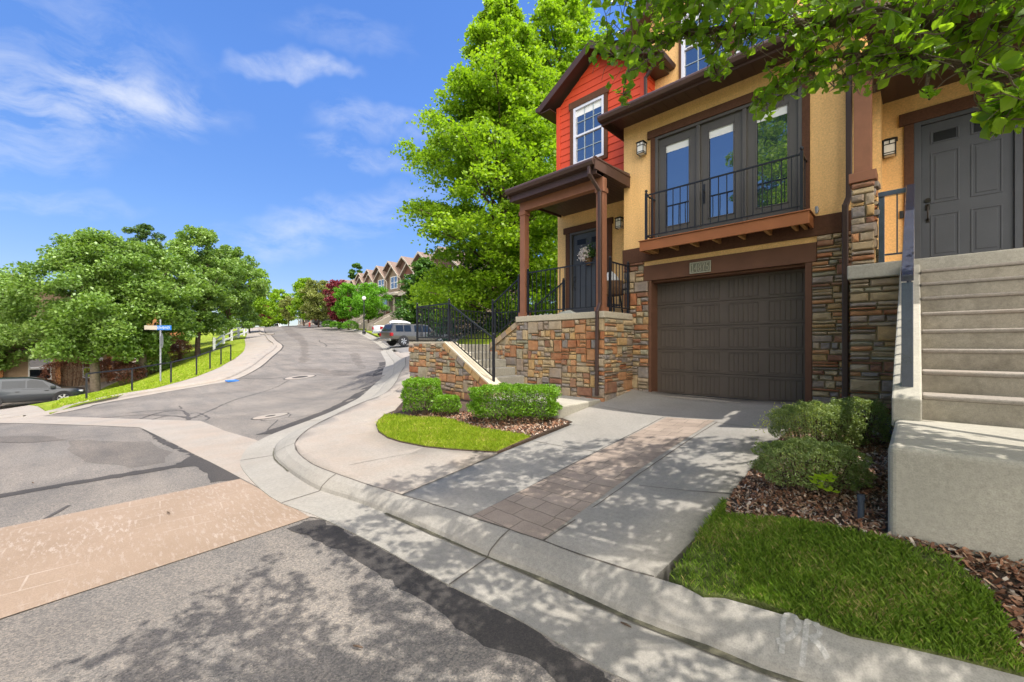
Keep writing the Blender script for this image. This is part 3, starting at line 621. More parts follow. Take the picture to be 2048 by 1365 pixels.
# manholes in the hill road
def manhole(px, py, rc, rv, label):
    c = at(px, py); t = thing('manhole', label, 'manhole', tuple(c), 'manholes in the road')
    def disc(r, off, z, n=28):
        m = MB(); P = [(c[0]+r*math.cos(2*PI*i/n), c[1]+r*math.sin(2*PI*i/n)) for i in range(n)]
        zz = [Gz(*p) for p in P]
        m.add([(p[0], p[1], q+z) for p, q in zip(P, zz)]+[(p[0], p[1], q-.03) for p, q in zip(P, zz)], [tuple(range(n))]+[(i, i+n, (i+1) % n+n, (i+1) % n) for i in range(n)])
        return m
    disc(rc*1.12, 0, .0055).build('tar_ring', MATS['crack_tar'], t); disc(rc, 0, .009).build('collar', MATS['concrete_walk'], t); disc(rv, 0, .013).build('cover', MATS['asphalt_patch'], t)
manhole(541, 833, .33, .10, 'small round cover in a pale concrete collar, nearest the corner kerb')
manhole(600, 755, .62, .34, 'round iron cover in a wide concrete collar farther up the hill road')
# faded letters sprayed on the kerb top
def kerb_pt(px, py): return at(px, py, .10)
ch = MB()
for letter in ([(1563,1294),(1566,1275),(1567,1254),(1572,1247),(1580,1246),(1590,1251),(1598,1261),(1596,1268),(1585,1276),(1572,1279),(1553,1279)], [(1604,1314),(1609,1290),(1612,1272),(1614,1260),(1622,1258),(1632,1264),(1640,1274),(1636,1281),(1622,1282),(1634,1290),(1645,1300),(1656,1312)]):
    P = catmull([kerb_pt(*p)[:2] for p in letter], .01)
    t = np.gradient(P, axis=0); t /= np.linalg.norm(t, axis=1)[:, None]+1e-9; nn = np.stack([-t[:, 1], t[:, 0]], 1); n = len(ch.v)
    for s in (1, -1):
        q = P+nn*.011*s; hz_ = [KB.ray_cast(Vector((r[0], r[1], 5)), Vector((0, 0, -1)))[0] for r in q]; zz = np.array([h_.z if h_ is not None else Gz(*r)+.14 for h_, r in zip(hz_, q)])+.0012
        ch.v += [(a, b, c) for (a, b), c in zip(q, zz)]
    k = len(P); ch.f += [[n+i, n+i+1, n+k+i+1, n+k+i] for i in range(k-1)]; ch.a += [0.]*(k-1)
tag(ch.build('kerb_lettering', MATS['chalk'], fix=False), 'faded hand sprayed letters PR on the kerb top', 'lettering')
# ------------------------------------------------------------------ the townhouse
m = MATS
YF, YD, YU = 7.36, 7.95, 8.40            # garage front, entry front, upper front
H = thing('townhouse', 'yellow stucco townhouse with orange red gable, brown garage door and stone base', 'house', (-2.4, 7.36, 0))
def stones(mb, u0, u1, z0, z1, face, seed=1, flat=0):
    """random ashlar: cut the field into unequal blocks, give each a depth, a hue and worn edges. face(u,z,d) -> point"""
    rr = random.Random(seed)
    def cut(a, b, c, d, k):
        w, h = b-a, d-c
        if k > 0 and (w > .42 or h > .27 or (w*h > .018 and rr.random() < .72 and (w > .16 or h > .11))):
            if w > h*(rr.uniform(1.8, 4.8) if flat else rr.uniform(.9, 2.1)) and w > .17:
                x = a+w*rr.uniform(.34, .66); cut(a, x, c, d, k-1); cut(x, b, c, d, k-1); return
            if h > (.075 if flat else .10):
                y = c+h*rr.uniform(.30, .70); cut(a, b, c, y, k-1); cut(a, b, y, d, k-1); return
        g = .008; dp = rr.uniform(.028, .068); e = min(.013, w*.2, h*.2)
        a += g; b -= g; c += g; d -= g
        if b-a < .012 or d-c < .012: return
        j = lambda s=.0045: rr.uniform(-s, s)
        P0 = [(a+j(), c+j()), (b+j(), c+j()), (b+j(), d+j()), (a+j(), d+j())]
        mx, mz = (a+b)/2, (c+d)/2
        P1 = [(x+(e if x < mx else -e)+j(.003), z+(e if z < mz else -e)+j(.003)) for x, z in P0]
        v = [face(x, z, 0) for x, z in P0]+[face(x, z, dp*.75) for x, z in P0]+[face(x, z, dp+j(.006)) for x, z in P1]
        v.append(face(mx+j(.02), mz+j(.02), dp+rr.uniform(.0, .012)))
        mb.cur = rr.random()
        n = [(0, 1, 5, 4), (1, 2, 6, 5), (2, 3, 7, 6), (3, 0, 4, 7), (4, 5, 9, 8), (5, 6, 10, 9), (6, 7, 11, 10), (7, 4, 8, 11), (8, 9, 12), (9, 10, 12), (10, 11, 12), (11, 8, 12)]
        mb.add(v, n)
    cut(u0, u1, z0, z1, 12)
    mb.cur = 0.
fX = lambda Y: (lambda u, z, d: (u, Y-d, z))            # faces the street
fXp = lambda X: (lambda u, z, d: (X+d, u, z))           # faces right (+X)
fXm = lambda X: (lambda u, z, d: (X-d, u, z))           # faces left
def build_stone(name, mb, parent): return mb.build(name, [m['ledgestone']], parent)
# --- garage block walls
w = MB(); w.wall(-4.12, -.55, YF, YF+.2, 2.49, 5.24, [(-3.47, -1.205, 2.80, 4.77)]); w.box(-4.12, -3.92, YF+.2, 8.6, 1.2, 5.24); w.box(-.75, -.55, YF+.2, 8.6, 0, 5.24); w.box(-3.69, -1.03, YF, YF+.2, 2.407, 2.49)
w.marks = [(0, 0)]+[w.calls[k] for k in (-3, -2, -1)]; w.parts('stucco_wall', m['stucco'], H)
w = MB(); w.box(-4.135, -.60, YF-.035, YF+.1, 2.492, 2.775); w.build('band_board', m['stucco_trim'], H, bev=.006)
w = MB(); w.box(-3.69, -1.03, YF-.03, YF+.15, 2.122, 2.405); w.build('garage_header', m['brown_header'], H, bev=.006)
w = MB(); w.box(-3.60, -3.545, YF-.02, 7.62, 0, 2.12); w.box(-1.17, -1.085, YF-.02, 7.62, 0, 2.12); w.box(-3.545, -1.17, 7.40, 7.62, 2.085, 2.12)
w.parts('garage_jamb', m['brown_header'], H, bev=.005)
# stone piers beside the garage door
for u0, u1, sd in ((-4.09, -3.60, 3), (-1.085, -.60, 5)):
    base = MB(); base.box(u0, u1, YF+.005, YF+.2, -.3, 2.49)
    po = base.build('stone_pier', m['mortar'], H)
    s = MB()
    if u0 < -2: stones(s, u0-.03, -3.60, -.12, 2.12, fX(YF), sd); stones(s, u0-.03, -3.69, 2.12, 2.49, fX(YF), sd+10)
    else: stones(s, -1.085, u1, -.12, 2.12, fX(YF), sd, 1); stones(s, -1.03, u1, 2.12, 2.488, fX(YF), sd+10, 1)
    build_stone('ledge_stone', s, po)
# --- garage door: five sections with pressed vertical panels
gd = MB(); x0, x1 = -3.545, -1.17; hs = 2.085/5; gd.mark()
for i in range(5):
    za, zb = i*hs+.012, (i+1)*hs-.004
    za -= .006; zb += .002; gd.box(x0, x1, 7.60, 7.64, za, zb); gd.box(x0, x1, 7.612, 7.636, zb-.002, zb+.018)
    gd.box(x0, x1, 7.594, 7.60, zb-.030, zb-.004); gd.box(x0, x1, 7.594, 7.60, za+.004, za+.020)
    xw = (x1-x0)
    for k in range(4):
        pa = x0+xw*(k+.14)/4; pb = x0+xw*(k+.86)/4; z0, z1 = za+.055, zb-.055
        t = .011
        gd.box(pa-t, pa, 7.588, 7.60, z0, z1); gd.box(pb, pb+t, 7.588, 7.60, z0, z1); gd.box(pa-t, pb+t, 7.588, 7.60, z1, z1+t); gd.box(pa-t, pb+t, 7.588, 7.60, z0-t, z0)
        for q in range(1, 6): xx = pa+(pb-pa)*q/6; gd.box(xx-.006, xx+.006, 7.590, 7.60, z0, z1)
gdo = gd.build('garage_door', m['garage_paint'], H, bev=.003)
w = MB(); w.box(x0, x1, 7.592, 7.63, .0, .02); w.build('bottom_seal', m['black_plastic'], gdo)
# --- balcony doors
T0, T1, Z0, Z1 = -3.555, -1.11, 2.80, 4.77
w = MB(); w.box(-3.615, -1.05, YF-.045, YF+.05, Z1, 4.915); w.box(-3.555, -3.47, YF-.03, YF+.05, Z0, Z1); w.box(-1.205, -1.11, YF-.03, YF+.05, Z0, Z1)
w.parts('door_casing', m['stucco_trim'], H, bev=.005)
fd = thing_part = MB(); X0, X1 = -3.47, -1.205
fd.box(X0, X0+.05, YF-.02, YF+.12, Z0, Z1); fd.box(X1-.05, X1, YF-.02, YF+.12, Z0, Z1); fd.box(X0+.05, X1-.05, YF-.02, YF+.12, Z1-.05, Z1); fd.box(X0+.05, X1-.05, YF-.02, YF+.12, Z0, Z0+.05)
pw = (X1-X0-.1)/3
for k in (1, 2): fd.box(X0+.05+pw*k-.03, X0+.05+pw*k+.03, YF-.01, YF+.12, Z0+.05, Z1-.05)
fdo = fd.build('balcony_door_frame', m['grey_frame'], H, bev=.004)
for k in range(3):
    a = X0+.05+pw*k+(.03 if k else 0); b = X0+.05+pw*(k+1)-(.03 if k < 2 else 0)
    l = MB(); st = .125
    l.box(a, a+st, YF+.03, YF+.07, Z0+.05, Z1-.05); l.box(b-st, b, YF+.03, YF+.07, Z0+.05, Z1-.05); l.box(a+st, b-st, YF+.03, YF+.07, Z1-.05-.14, Z1-.05); l.box(a+st, b-st, YF+.03, YF+.07, Z0+.05, Z0+.05+.22)
    for q0, q1, r0, r1 in ((a+st, a+st+.018, Z0+.27, Z1-.19), (b-st-.018, b-st, Z0+.27, Z1-.19)): l.box(q0, q1, YF+.022, YF+.03, r0, r1)
    l.box(a+st, b-st, YF+.022, YF+.03, Z1-.208, Z1-.19); l.box(a+st, b-st, YF+.022, YF+.03, Z0+.27, Z0+.288)
    lo = l.build('door_leaf', m['grey_frame'], H, bev=.003)
    g = MB(); g.box(a+st-.004, b-st+.004, YF+.05, YF+.058, Z0+.265, Z1-.185); g.build('pane', m['pane_door'], lo)
    bl_ = MB(); bl_.box(a+st, b-st, YF+.046, YF+.0495, Z1-.19-.14, Z1-.19)
    bl_.build('blind', m['blind_white'], lo)
    if k == 1:
        h = MB(); h.bar((a+.06, YF+.02, 3.55), (a+.06, YF-.03, 3.55), .018); h.bar((a+.06, YF-.03, 3.56), (a+.06, YF-.03, 3.40), .016); h.bar((a+.06, YF+.028, 3.68), (a+.06, YF+.028, 3.35), .035, .012); h.build('door_handle', m['black_iron'], lo)
# --- balcony ledge
b = MB(); b.box(-3.58, -1.06, 6.95, 6.99, 2.605, 2.775); b.box(-1.10, -1.062, 6.992, YF-.04, 2.607, 2.77); b.box(-3.58, -3.54, 6.992, YF-.04, 2.607, 2.77); b.box(-3.595, -1.045, 6.93, YF-.002, 2.777, 2.795)
bo = b.build('balcony_ledge', m['deck_fascia'], H, bev=.005)
j = MB()
for x in (-3.47, -3.40, -3.03, -2.68, -2.33, -1.96, -1.60, -1.26, -1.15): j.box(x-.02, x+.02, 6.992, YF-.04, 2.60, 2.76)
j.parts('joist', m['raw_joist'], bo, bev=.002)
YR = 6.99
rlo = MB(); rlo.bar((-3.47, YR, 3.60), (-1.15, YR, 3.60), .024, .022); rlo = rlo.build('balcony_railing', m['black_iron'], bo)
rl = MB(); rl.bar((-3.47, YR, 2.87), (-1.15, YR, 2.87), .018, .018)
for x in (-3.47, -1.15): rl.bar((x, YR, 3.60), (x, YF-.03, 3.60), .024, .022); rl.bar((x, YR, 2.87), (x, YF-.03, 2.87), .018, .018)
rl.parts('rail', m['black_iron'], rlo)
rl = MB()
for x in (-3.47, -1.15):
    rl.mark(); rl.box(x-.019, x+.019, YR-.019, YR+.019, 2.797, 3.64); rl.lathe([(.008, .0), (.012, .01), (.022, .02), (.026, .038), (.018, .058), (.004, .066)], (x, YR, 3.64), 10)
rl.parts('post', m['black_iron'], rlo)
rl = MB(); nb = 19
for i in range(1, nb): x = -3.47+2.32*i/nb; rl.bar((x, YR, 2.87), (x, YR, 3.60), .012, .012)
for x in (-3.47, -1.15):
    for k in (1, 2): y = YR+.115*k; rl.bar((x, y, 2.87), (x, y, 3.60), .012, .012)
rl.parts('baluster', m['black_iron'], rlo)
cl = MB(); cl.bar((-1.02, YF-.03, 2.86), (-1.02, YF-.10, 2.86), .04, .05); cl.bar((-1.02, YF-.09, 2.90), (-1.02, YF-.09, 2.80), .03, .03); cl.build('wall_bracket', m['galv'], H, bev=.004)
# --- eave over the garage front: shingle roof slope, soffit, fascia, gutter
GUT = [(0, 0), (-.10, 0), (-.125, -.03), (-.13, -.06), (-.105, -.115), (-.02, -.125), (0, -.125)]
rf = MB(); rf.prism([(6.72, 5.21), (6.72, 5.24), (YU+.02, 5.98), (YU+.02, 5.94)], 'x', -4.27, -.42)
rfo = rf.build('lower_roof', m['shingle'], H)
w = MB(); w.box(-4.26, -.43, 6.80, YF+.02, 5.185, 5.20)
for i in range(19): x = -4.2+i*.2; w.box(x-.004, x+.004, 6.80, YF, 5.180, 5.185)
w.build('soffit', m['brown_gutter'], rfo)
w = MB(); w.box(-4.27, -.42, 6.775, 6.80, 5.06, 5.215); w.box(-4.27, -4.245, 6.80, YF+.5, 5.06, 5.3); w.parts('fascia', m['brown_gutter'], rfo)
w = MB(); w.prism([(6.775+a, 5.225+z) for a, z in GUT], 'x', -4.28, -.41); w.build('gutter', m['brown_gutter'], rfo, bev=.006)
# --- entry block: stucco below, red lap siding above with a gable
EX0, EX1, EXC = -6.23, -3.98, -5.10
w = MB(); w.wall(EX0, -4.12, YD, YD+.2, 1.2, 4.3, [(-5.86, -4.84, 1.4, 3.55)]); w.box(EX0, EX0+.2, YD+.2, 13, .5, 4.3); w.build('stucco_wall', m['stucco'], H)
GZ, GP = 6.62, 7.42            # gable spring and peak of the siding
r_ = MB(); r_.prism([(EX0, 6.44), (EX1, 6.44), (EX1, GZ), (EXC, GP), (EX0, GZ)], 'y', YD+.012, YD+.2); r_.wall(EX0, EX1, YD+.012, YD+.2, 4.2, 6.44, [(-5.74, -4.92, 5.10, 6.44)]); r_.box(EX1-.2, EX1-.012, YD+.2, YU+.3, 4.9, GZ); r_.box(EX0+.012, EX0+.2, YD+.2, 13, 4.3, GZ)
ro = r_.build('siding_wall', m['red_siding'], H)
lp = MB(); z = 4.16; ex = .162
while z < GP:
    zt = min(z+ex, GP-.01)
    def half(zz): return (EX0, EX1) if zz <= GZ else (EX0+(zz-GZ)*(EXC-EX0)/(GP-GZ), EX1-(zz-GZ)*(EX1-EXC)/(GP-GZ))
    a0, a1 = half(z); c0, c1 = half(zt)
    segs = [(a0, a1, c0, c1)] if z > 6.44 or zt < 5.1 else [(a0, -5.742, c0, -5.742), (-4.918, a1, -4.918, c1)]
    for a0, a1, c0, c1 in segs:
        lp.hexa([(a0, YD-.016, z), (a1, YD-.016, z), (a1, YD+.012, z), (a0, YD+.012, z), (c0, YD-.002, zt), (c1, YD-.002, zt), (c1, YD+.012, zt), (c0, YD+.012, zt)])
    if z < GZ-.1:
        for X, sg in ((EX1, 1), (EX0, -1)):
            ye = YU if sg > 0 else 10
            if sg > 0 and z < 5.2: continue
            lp.hexa([(X-.012*sg, YD, z), (X+.014*sg, YD, z), (X+.014*sg, ye, z), (X-.012*sg, ye, z), (X-.012*sg, YD, zt), (X+.001*sg, YD, zt), (X+.001*sg, ye, zt), (X-.012*sg, ye, zt)])
    z += ex
lp.build('lap_board', m['red_siding'], ro)
w = MB()
for X, sg in ((EX0, -1), (EX1, 1)): w.box(X-sg*.085, X+sg*.024, YD-.026, YD-.001, 4.2, GZ+.03); w.box(X+sg*.0005, X+sg*.024, YD-.001, YD+.09, 4.2, GZ)
w.marks = [w.calls[0], w.calls[2]]; w.parts('corner_board', m['red_siding'], ro, bev=.003)
# gable roof over the entry block
def gable_roof(parent, xc, xl, xr, zs, zp, y0, y1, th=.05, name='gable_roof', fasc=.16, soff=True):
    g = MB()
    for a in (xl, xr):
        g.hexa([(a, y0, zs-th), (xc, y0, zp-th), (xc, y1, zp-th), (a, y1, zs-th), (a, y0, zs), (xc, y0, zp), (xc, y1, zp), (a, y1, zs)])
    go = g.build(name, m['shingle'], parent)
    f = MB()
    for a in (xl, xr):
        f.hexa([(a, y0-.004, zs-fasc), (xc, y0-.004, zp-fasc), (xc, y0+.03, zp-fasc), (a, y0+.03, zs-fasc), (a, y0-.004, zs+.012), (xc, y0-.004, zp+.012), (xc, y0+.03, zp+.012), (a, y0+.03, zs+.012)])
    f.parts('rake_board', m['brown_gutter'], go)
    if soff:
        s = MB()
        for a in (xl, xr):
            s.hexa([(a, y0+.03, zs-th-.05), (xc, y0+.03, zp-th-.05), (xc, y0+.5, zp-th-.05), (a, y0+.5, zs-th-.05), (a, y0+.03, zs-th-.02), (xc, y0+.03, zp-th-.02), (xc, y0+.5, zp-th-.02), (a, y0+.5, zs-th-.02)])
        s.parts('soffit', m['brown_gutter'], go)
    return go
go = gable_roof(H, EXC, -6.56, -3.63, 6.70, 7.56, 7.63, 13.0)
w = MB()
for x, sg in ((-6.56, -1), (-3.63, 1)):
    w.prism([(x-sg*.02-sg*a, 6.70+z) for a, z in GUT], 'y', 7.62, YU if sg > 0 else 12.9)
w.parts('gutter', m['brown_gutter'], go, bev=.005)
w = MB(); w.box(-3.97, -3.66, 7.66, YU, 6.53, 6.545); w.box(-6.53, -6.24, 7.66, 12.9, 6.53, 6.545); w.parts('eave_soffit', m['brown_gutter'], go)
def downspout(pts, parent, wd=.062, name='downspout'):
    d = MB()
    for p, q in zip(pts[:-1], pts[1:]): d.bar(p, q, wd, wd*.8, up=(0, 1, 0))
    for p in pts[1:-1]: d.box(p[0]-wd*.52, p[0]+wd*.52, p[1]-wd*.42, p[1]+wd*.42, p[2]-wd*.4, p[2]+wd*.4)
    return d.build(name, m['brown_gutter'], parent, bev=.012)
downspout([(-3.60, 7.74, 6.60), (-3.60, 7.74, 6.50), (-3.90, 7.83, 6.30), (-3.915, 7.88, 5.60)], H)
# window in the red gable
def dh_window(parent, x0, x1, z0, z1, Y, cols=3, casing=True, dx=.09):
    w = MB(); f = .058
    if casing:
        c = MB(); c.box(x0-dx, x0, Y-.035, Y+.01, z0-dx*.9, z1); c.box(x1, x1+dx, Y-.035, Y+.01, z0-dx*.9, z1); c.box(x0-dx-.03, x1+dx+.03, Y-.045, Y+.01, z1, z1+.155); c.box(x0, x1, Y-.035, Y+.01, z0-dx*.9, z0); c.parts('window_casing', m['stucco_trim'], parent, bev=.004)
    w.box(x0, x0+f, Y-.03, Y+.06, z0, z1); w.box(x1-f, x1, Y-.03, Y+.06, z0, z1); w.box(x0+f, x1-f, Y-.03, Y+.06, z1-f, z1); w.box(x0+f, x1-f, Y-.03, Y+.06, z0, z0+f); zm = (z0+z1)/2; w.box(x0+f, x1-f, Y-.018, Y+.06, zm-.022, zm+.022)
    t = .0065; mu = MB()
    for k in range(1, cols): xx = x0+f+(x1-x0-2*f)*k/cols; mu.box(xx-t, xx+t, Y+.003, Y+.016, z0+f, zm-.022); mu.box(xx-t, xx+t, Y+.003, Y+.016, zm+.022, z1-f)
    for za, zb in ((z0+f, zm-.022), (zm+.022, z1-f)): q = (za+zb)/2; mu.box(x0+f, x1-f, Y+.0045, Y+.0145, q-t, q+t)
    wo = w.build('window_frame', m['white_vinyl'], parent, bev=.003); mu.build('muntin_grid', m['muntin'], wo)
    g = MB(); g.box(x0+f-.003, x1-f+.003, Y+.02, Y+.026, z0+f-.003, zm); g.box(x0+f-.003, x1-f+.003, Y+.021, Y+.027, zm, z1-f+.003); g.build('pane', m['pane_dark'], wo)
    bl = MB(); bl.box(x0+f, x1-f, Y+.017, Y+.0195, z1-f-.11*(z1-z0), z1-f); bl.build('blind', m['blind_white'], wo)
    return wo
dh_window(ro, -5.74, -4.92, 5.10, 6.44, YD-.012)
# --- upper front behind the lower roof
w = MB(); w.wall(-4.55, -.3, YU, YU+.2, 5.2, 7.57, [(-3.40, -2.50, 6.17, 7.57), (-2.40, -1.50, 6.17, 7.57)]); w.prism([(-4.55, 7.57), (-.3, 7.57), (-2.4, 8.9)], 'y', YU, YU+.2); w.build('upper_wall', m['stucco'], H)
gable_roof(H, -2.4, -4.85, .05, 7.42, 8.98, 8.05, 13.5, name='main_roof')
for x0_, x1_ in ((-3.40, -2.50), (-2.40, -1.50)): dh_window(H, x0_+.0, x1_, 6.17, 7.57, YU-.01, dx=.05)
# --- porch
P0, P1, PY = -6.05, -3.93, 6.33
base = MB(); base.box(P0+.03, P1-.03, PY+.03, YD, -.4, 1.395)
base.prism([(-6.95, .55), (-6.02, .55), (-6.02, 1.395), (-6.90, .93)], 'y', PY+.03, PY+.25)
base.prism([(-6.95, -.4), (-6.02, -.4), (-6.02, .55), (-6.95, .55)], 'y', PY+.03, PY+.25)
pbo = base.build('porch_base', m['mortar'], H)
s = MB(); stones(s, -6.05, P1+.0, -.12, 1.39, fX(PY+.03), 21); stones(s, PY+.03, YF, -.12, 1.39, fXp(P1-.03), 22, 1)
tmp = MB(); stones(tmp, -6.93, -6.06, -.12, 1.40, fX(PY+.03), 23)
for f, a in zip(tmp.f, tmp.a):                                  # keep the blocks below the raking cap
    pts = [tmp.v[i] for i in f]
    if max(q[2]-(.80+(q[0]+6.91)*.56) for q in pts) < .0:
        s.cur = a; s.add(pts, [tuple(range(len(pts)))])
for k in range(6):                                              # raking cap stones
    xa = -6.93+k*.147; s.cur = [.45, .6, .42, .62, .3, .5][k]
    za = .79+(xa+6.91)*.56+.02; dz = .147*.56
    s.hexa([(xa+.004, PY-.02, za), (xa+.143, PY-.02, za+dz), (xa+.143, PY+.27, za+dz), (xa+.004, PY+.27, za), (xa-.045, PY-.02, za+.10), (xa+.095, PY-.02, za+.10+dz), (xa+.095, PY+.27, za+.10+dz), (xa-.045, PY+.27, za+.10)])
s.cur = 0; build_stone('ledge_stone', s, pbo)
w = MB(); w.box(P0-.02, P1+.02, PY-.03, YD, 1.397, 1.515); w.build('porch_slab', m['concrete_cap'], H, bev=.012)
def column(x, y, parent):
    c = MB(); c.box(x-.07, x+.07, y-.07, y+.07, 1.60, 3.66); c.box(x-.095, x+.095, y-.095, y+.095, 1.516, 1.60); c.box(x-.088, x+.088, y-.088, y+.088, 3.66, 3.745); return c.build('porch_column', m['brown_column'], parent, bev=.005)
column(-5.965, 6.47, H); column(-4.07, 6.47, H)
w = MB(); w.box(-6.04, -4.00, 6.40, 6.54, 3.747, 3.93); w.build('porch_beam', m['brown_column'], H, bev=.005)
w = MB(); w.prism([(6.12, 4.15), (6.12, 4.175), (YD, 4.29), (YD, 4.20)], 'x', -6.14, -3.99); pro = w.build('porch_roof', m['shingle'], H)
w = MB(); w.box(-6.12, -4.02, 6.21, 6.40, 3.93, 3.945); w.box(-6.04, -4.02, 6.54, YD, 4.00, 4.02)
for i in range(18): yy = 6.60+i*.075; w.box(-6.04, -4.02, yy-.003, yy+.003, 3.996, 4.0)
for i in range(14): xx = -6.05+i*.15; w.box(xx-.003, xx+.003, 6.21, 6.40, 3.926, 3.93)
w.build('porch_ceiling', m['brown_gutter'], pro)
w = MB(); w.box(-6.13, -4.0, 6.19, 6.21, 3.92, 4.15); w.build('fascia', m['brown_gutter'], pro)
w = MB(); w.box(-4.015, -3.985, 6.14, YF-.0, 3.985, 4.17); w.box(-6.145, -6.115, 6.14, YD, 3.985, 4.17); w.box(-4.02, -3.975, 6.12, YF-.0, 4.172, 4.20); w.parts('rake_board', m['brown_trim'], pro, bev=.003)
w = MB(); w.prism([(6.19+a, 4.17+z) for a, z in GUT], 'x', -6.15, -4.0); w.build('gutter', m['brown_gutter'], pro, bev=.006)
w = MB(); w.lathe([(.05, 0), (.055, -.006), (.03, -.012)], (-5.45, 7.0, 3.996), 14); w.build('ceiling_light', m['lamp_glass'], pro)
downspout([(-4.10, 6.12, 4.06), (-4.10, 6.12, 3.92), (-4.04, 6.36, 3.66), (-4.04, 6.37, 1.66), (-4.04, 6.28, 1.50), (-4.04, 6.265, .02)], H)
# front door
D0, D1 = -5.80, -4.90
w = MB(); w.box(D0-.17, D0-.06, YD-.035, YD+.05, 1.516, 3.55); w.box(D1+.06, D1+.17, YD-.035, YD+.05, 1.516, 3.55); w.box(D0-.23, D1+.20, YD-.045, YD+.05, 3.55, 3.69); w.parts('door_casing', m['stucco_trim'], H, bev=.005)
w = MB(); w.box(D0-.06, D0, YD-.02, YD+.1, 1.516, 3.55); w.box(D1, D1+.06, YD-.02, YD+.1, 1.516, 3.55); w.box(D0, D1, YD-.02, YD+.1, 3.50, 3.55); w.parts('door_jamb', m['grey_frame'], H, bev=.004)
def panel_door(name, parent, D0, D1, z0, z1, Y, mat, lites=True, hand=0):
    """six-panel steel door, two small lights at the top"""
    d = MB(); W_ = D1-D0; zz = z1-z0; T = Y
    d.box(D0, D1, T, T+.045, z0, z1)
    cols = ((D0+.11*W_, D0+.44*W_), (D0+.56*W_, D0+.89*W_)); rows = ((.86, .945), (.46, .80), (.10, .385))
    for a, b_ in cols:
        for i, (p, q) in enumerate(rows):
            za, zb = z0+zz*p, z0+zz*q; t = .018
            d.box(a, a+t, T-.008, T, za, zb); d.box(b_-t, b_, T-.008, T, za, zb); d.box(a+t, b_-t, T-.008, T, zb-t, zb); d.box(a+t, b_-t, T-.008, T, za, za+t)
            if i: d.box(a+.045, b_-.045, T-.007, T, za+.045, zb-.045)
    do = d.build(name, mat, parent, bev=.004)
    g = MB()
    for a, b_ in cols: g.box(a+.03, b_-.03, T-.004, T+.001, z0+zz*.872, z0+zz*.933)
    g.parts('pane', m['pane_dim'], do)
    h = MB(); x = D0+.065; zc = z0+.98
    h.lathe([(.032, 0), (.032, .008)], (0, 0, 0), 14)
    hv = [(p[0]+x, T-.012-p[2], p[1]+zc) for p in h.v]; h.v = hv
    n0 = len(h.v); h.box(x-.022, x+.022, T-.012, T, zc-.13, zc-.05); h.tube([(x, T-.012, zc-.06), (x, T-.05, zc-.09), (x, T-.055, zc-.17), (x, T-.045, zc-.24), (x, T-.008, zc-.27)], .009, 8); h.box(x-.018, x+.018, T-.01, T, zc-.30, zc-.25)
    h.build('door_handle', m['bronze'], do, bev=.002)
    return do
panel_door('front_door', H, D0, D1, 1.52, 3.50, YD+.03, m['grey_door'])
downspout([(-.66, 7.28, 5.05), (-.66, 7.28, 2.95), (-.70, 7.27, 2.83), (-.70, 7.27, .20), (-.72, 7.16, .06)], H, .07)
# ------------------------------------------------------------------ wall lanterns, number plate
def lantern(x, y, z, label, sc_=1., name='wall_lantern'):
    t = thing(name, label, 'wall lamp', (x, y, z), 'mission style wall lanterns')
    a = MB(); a.box(x-.05, x+.05, y-.018, y, z-.11, z+.06); a.bar((x, y-.01, z+.10), (x, y-.09, z+.12), .012); a.bar((x, y-.09, z+.125), (x, y-.09, z+.10), .012); a.build('back_plate', m['black_iron'], t)
    cx, cy = x, y-.095; hw = .062
    g = MB(); g.box(cx-hw+.004, cx+hw-.004, cy-hw+.004, cy+hw-.004, z-.125, z+.075); g.build('lamp_glass', m['lamp_glass'], t)
    f = MB()
    for sx in (-1, 1):
        for sy in (-1, 1): f.box(cx+sx*hw-.005, cx+sx*hw+.005, cy+sy*hw-.005, cy+sy*hw+.005, z-.135, z+.08)
    for zz in (z-.135, z-.105, z+.012, z+.068): f.box(cx-hw, cx+hw, cy-hw-.004, cy-hw+.005, zz, zz+.010); f.box(cx-hw-.004, cx-hw+.005, cy-hw, cy+hw, zz+.0005, zz+.0095); f.box(cx+hw-.005, cx+hw+.004, cy-hw, cy+hw, zz+.0005, zz+.0095)
    f.box(cx-.005, cx+.005, cy-hw-.004, cy-hw+.004, z+.022, z+.068); f.box(cx+hw-.004, cx+hw+.004, cy-.005, cy+.005, z+.022, z+.068); f.box(cx-hw-.004, cx-hw+.004, cy-.005, cy+.005, z+.022, z+.068)
    f.hexa([(cx-.085, cy-.085, z+.08), (cx+.085, cy-.085, z+.08), (cx+.085, cy+.085, z+.08), (cx-.085, cy+.085, z+.08), (cx-.05, cy-.05, z+.105), (cx+.05, cy-.05, z+.105), (cx+.05, cy+.05, z+.105), (cx-.05, cy+.05, z+.105)])
    f.build('lamp_frame', m['black_iron'], t)
    return t
lantern(-3.70, YF, 4.64, 'black wall lantern on yellow stucco left of the balcony doors')
lantern(-4.50, YD, 3.52, 'black wall lantern under the porch roof beside the blue grey entry door')
pp = thing('house_number_plaque', 'aged bronze plaque with the number 14875 above the garage door', 'plaque', (-2.65, YF-.03, 2.26))
w = MB(); w.box(-2.825, -2.475, YF-.045, YF-.0302, 2.155, 2.345); w.build('plate', m['verdigris'], pp, bev=.003)
w = MB(); e = .016
w.box(-2.825, -2.475, YF-.052, YF-.045, 2.345-e, 2.345); w.box(-2.825, -2.475, YF-.052, YF-.045, 2.155, 2.155+e); w.box(-2.825, -2.825+e, YF-.052, YF-.045, 2.155+e, 2.345-e); w.box(-2.475-e, -2.475, YF-.052, YF-.045, 2.155+e, 2.345-e); w.parts('plate_border', m['numeral'], pp)
nm = MB()
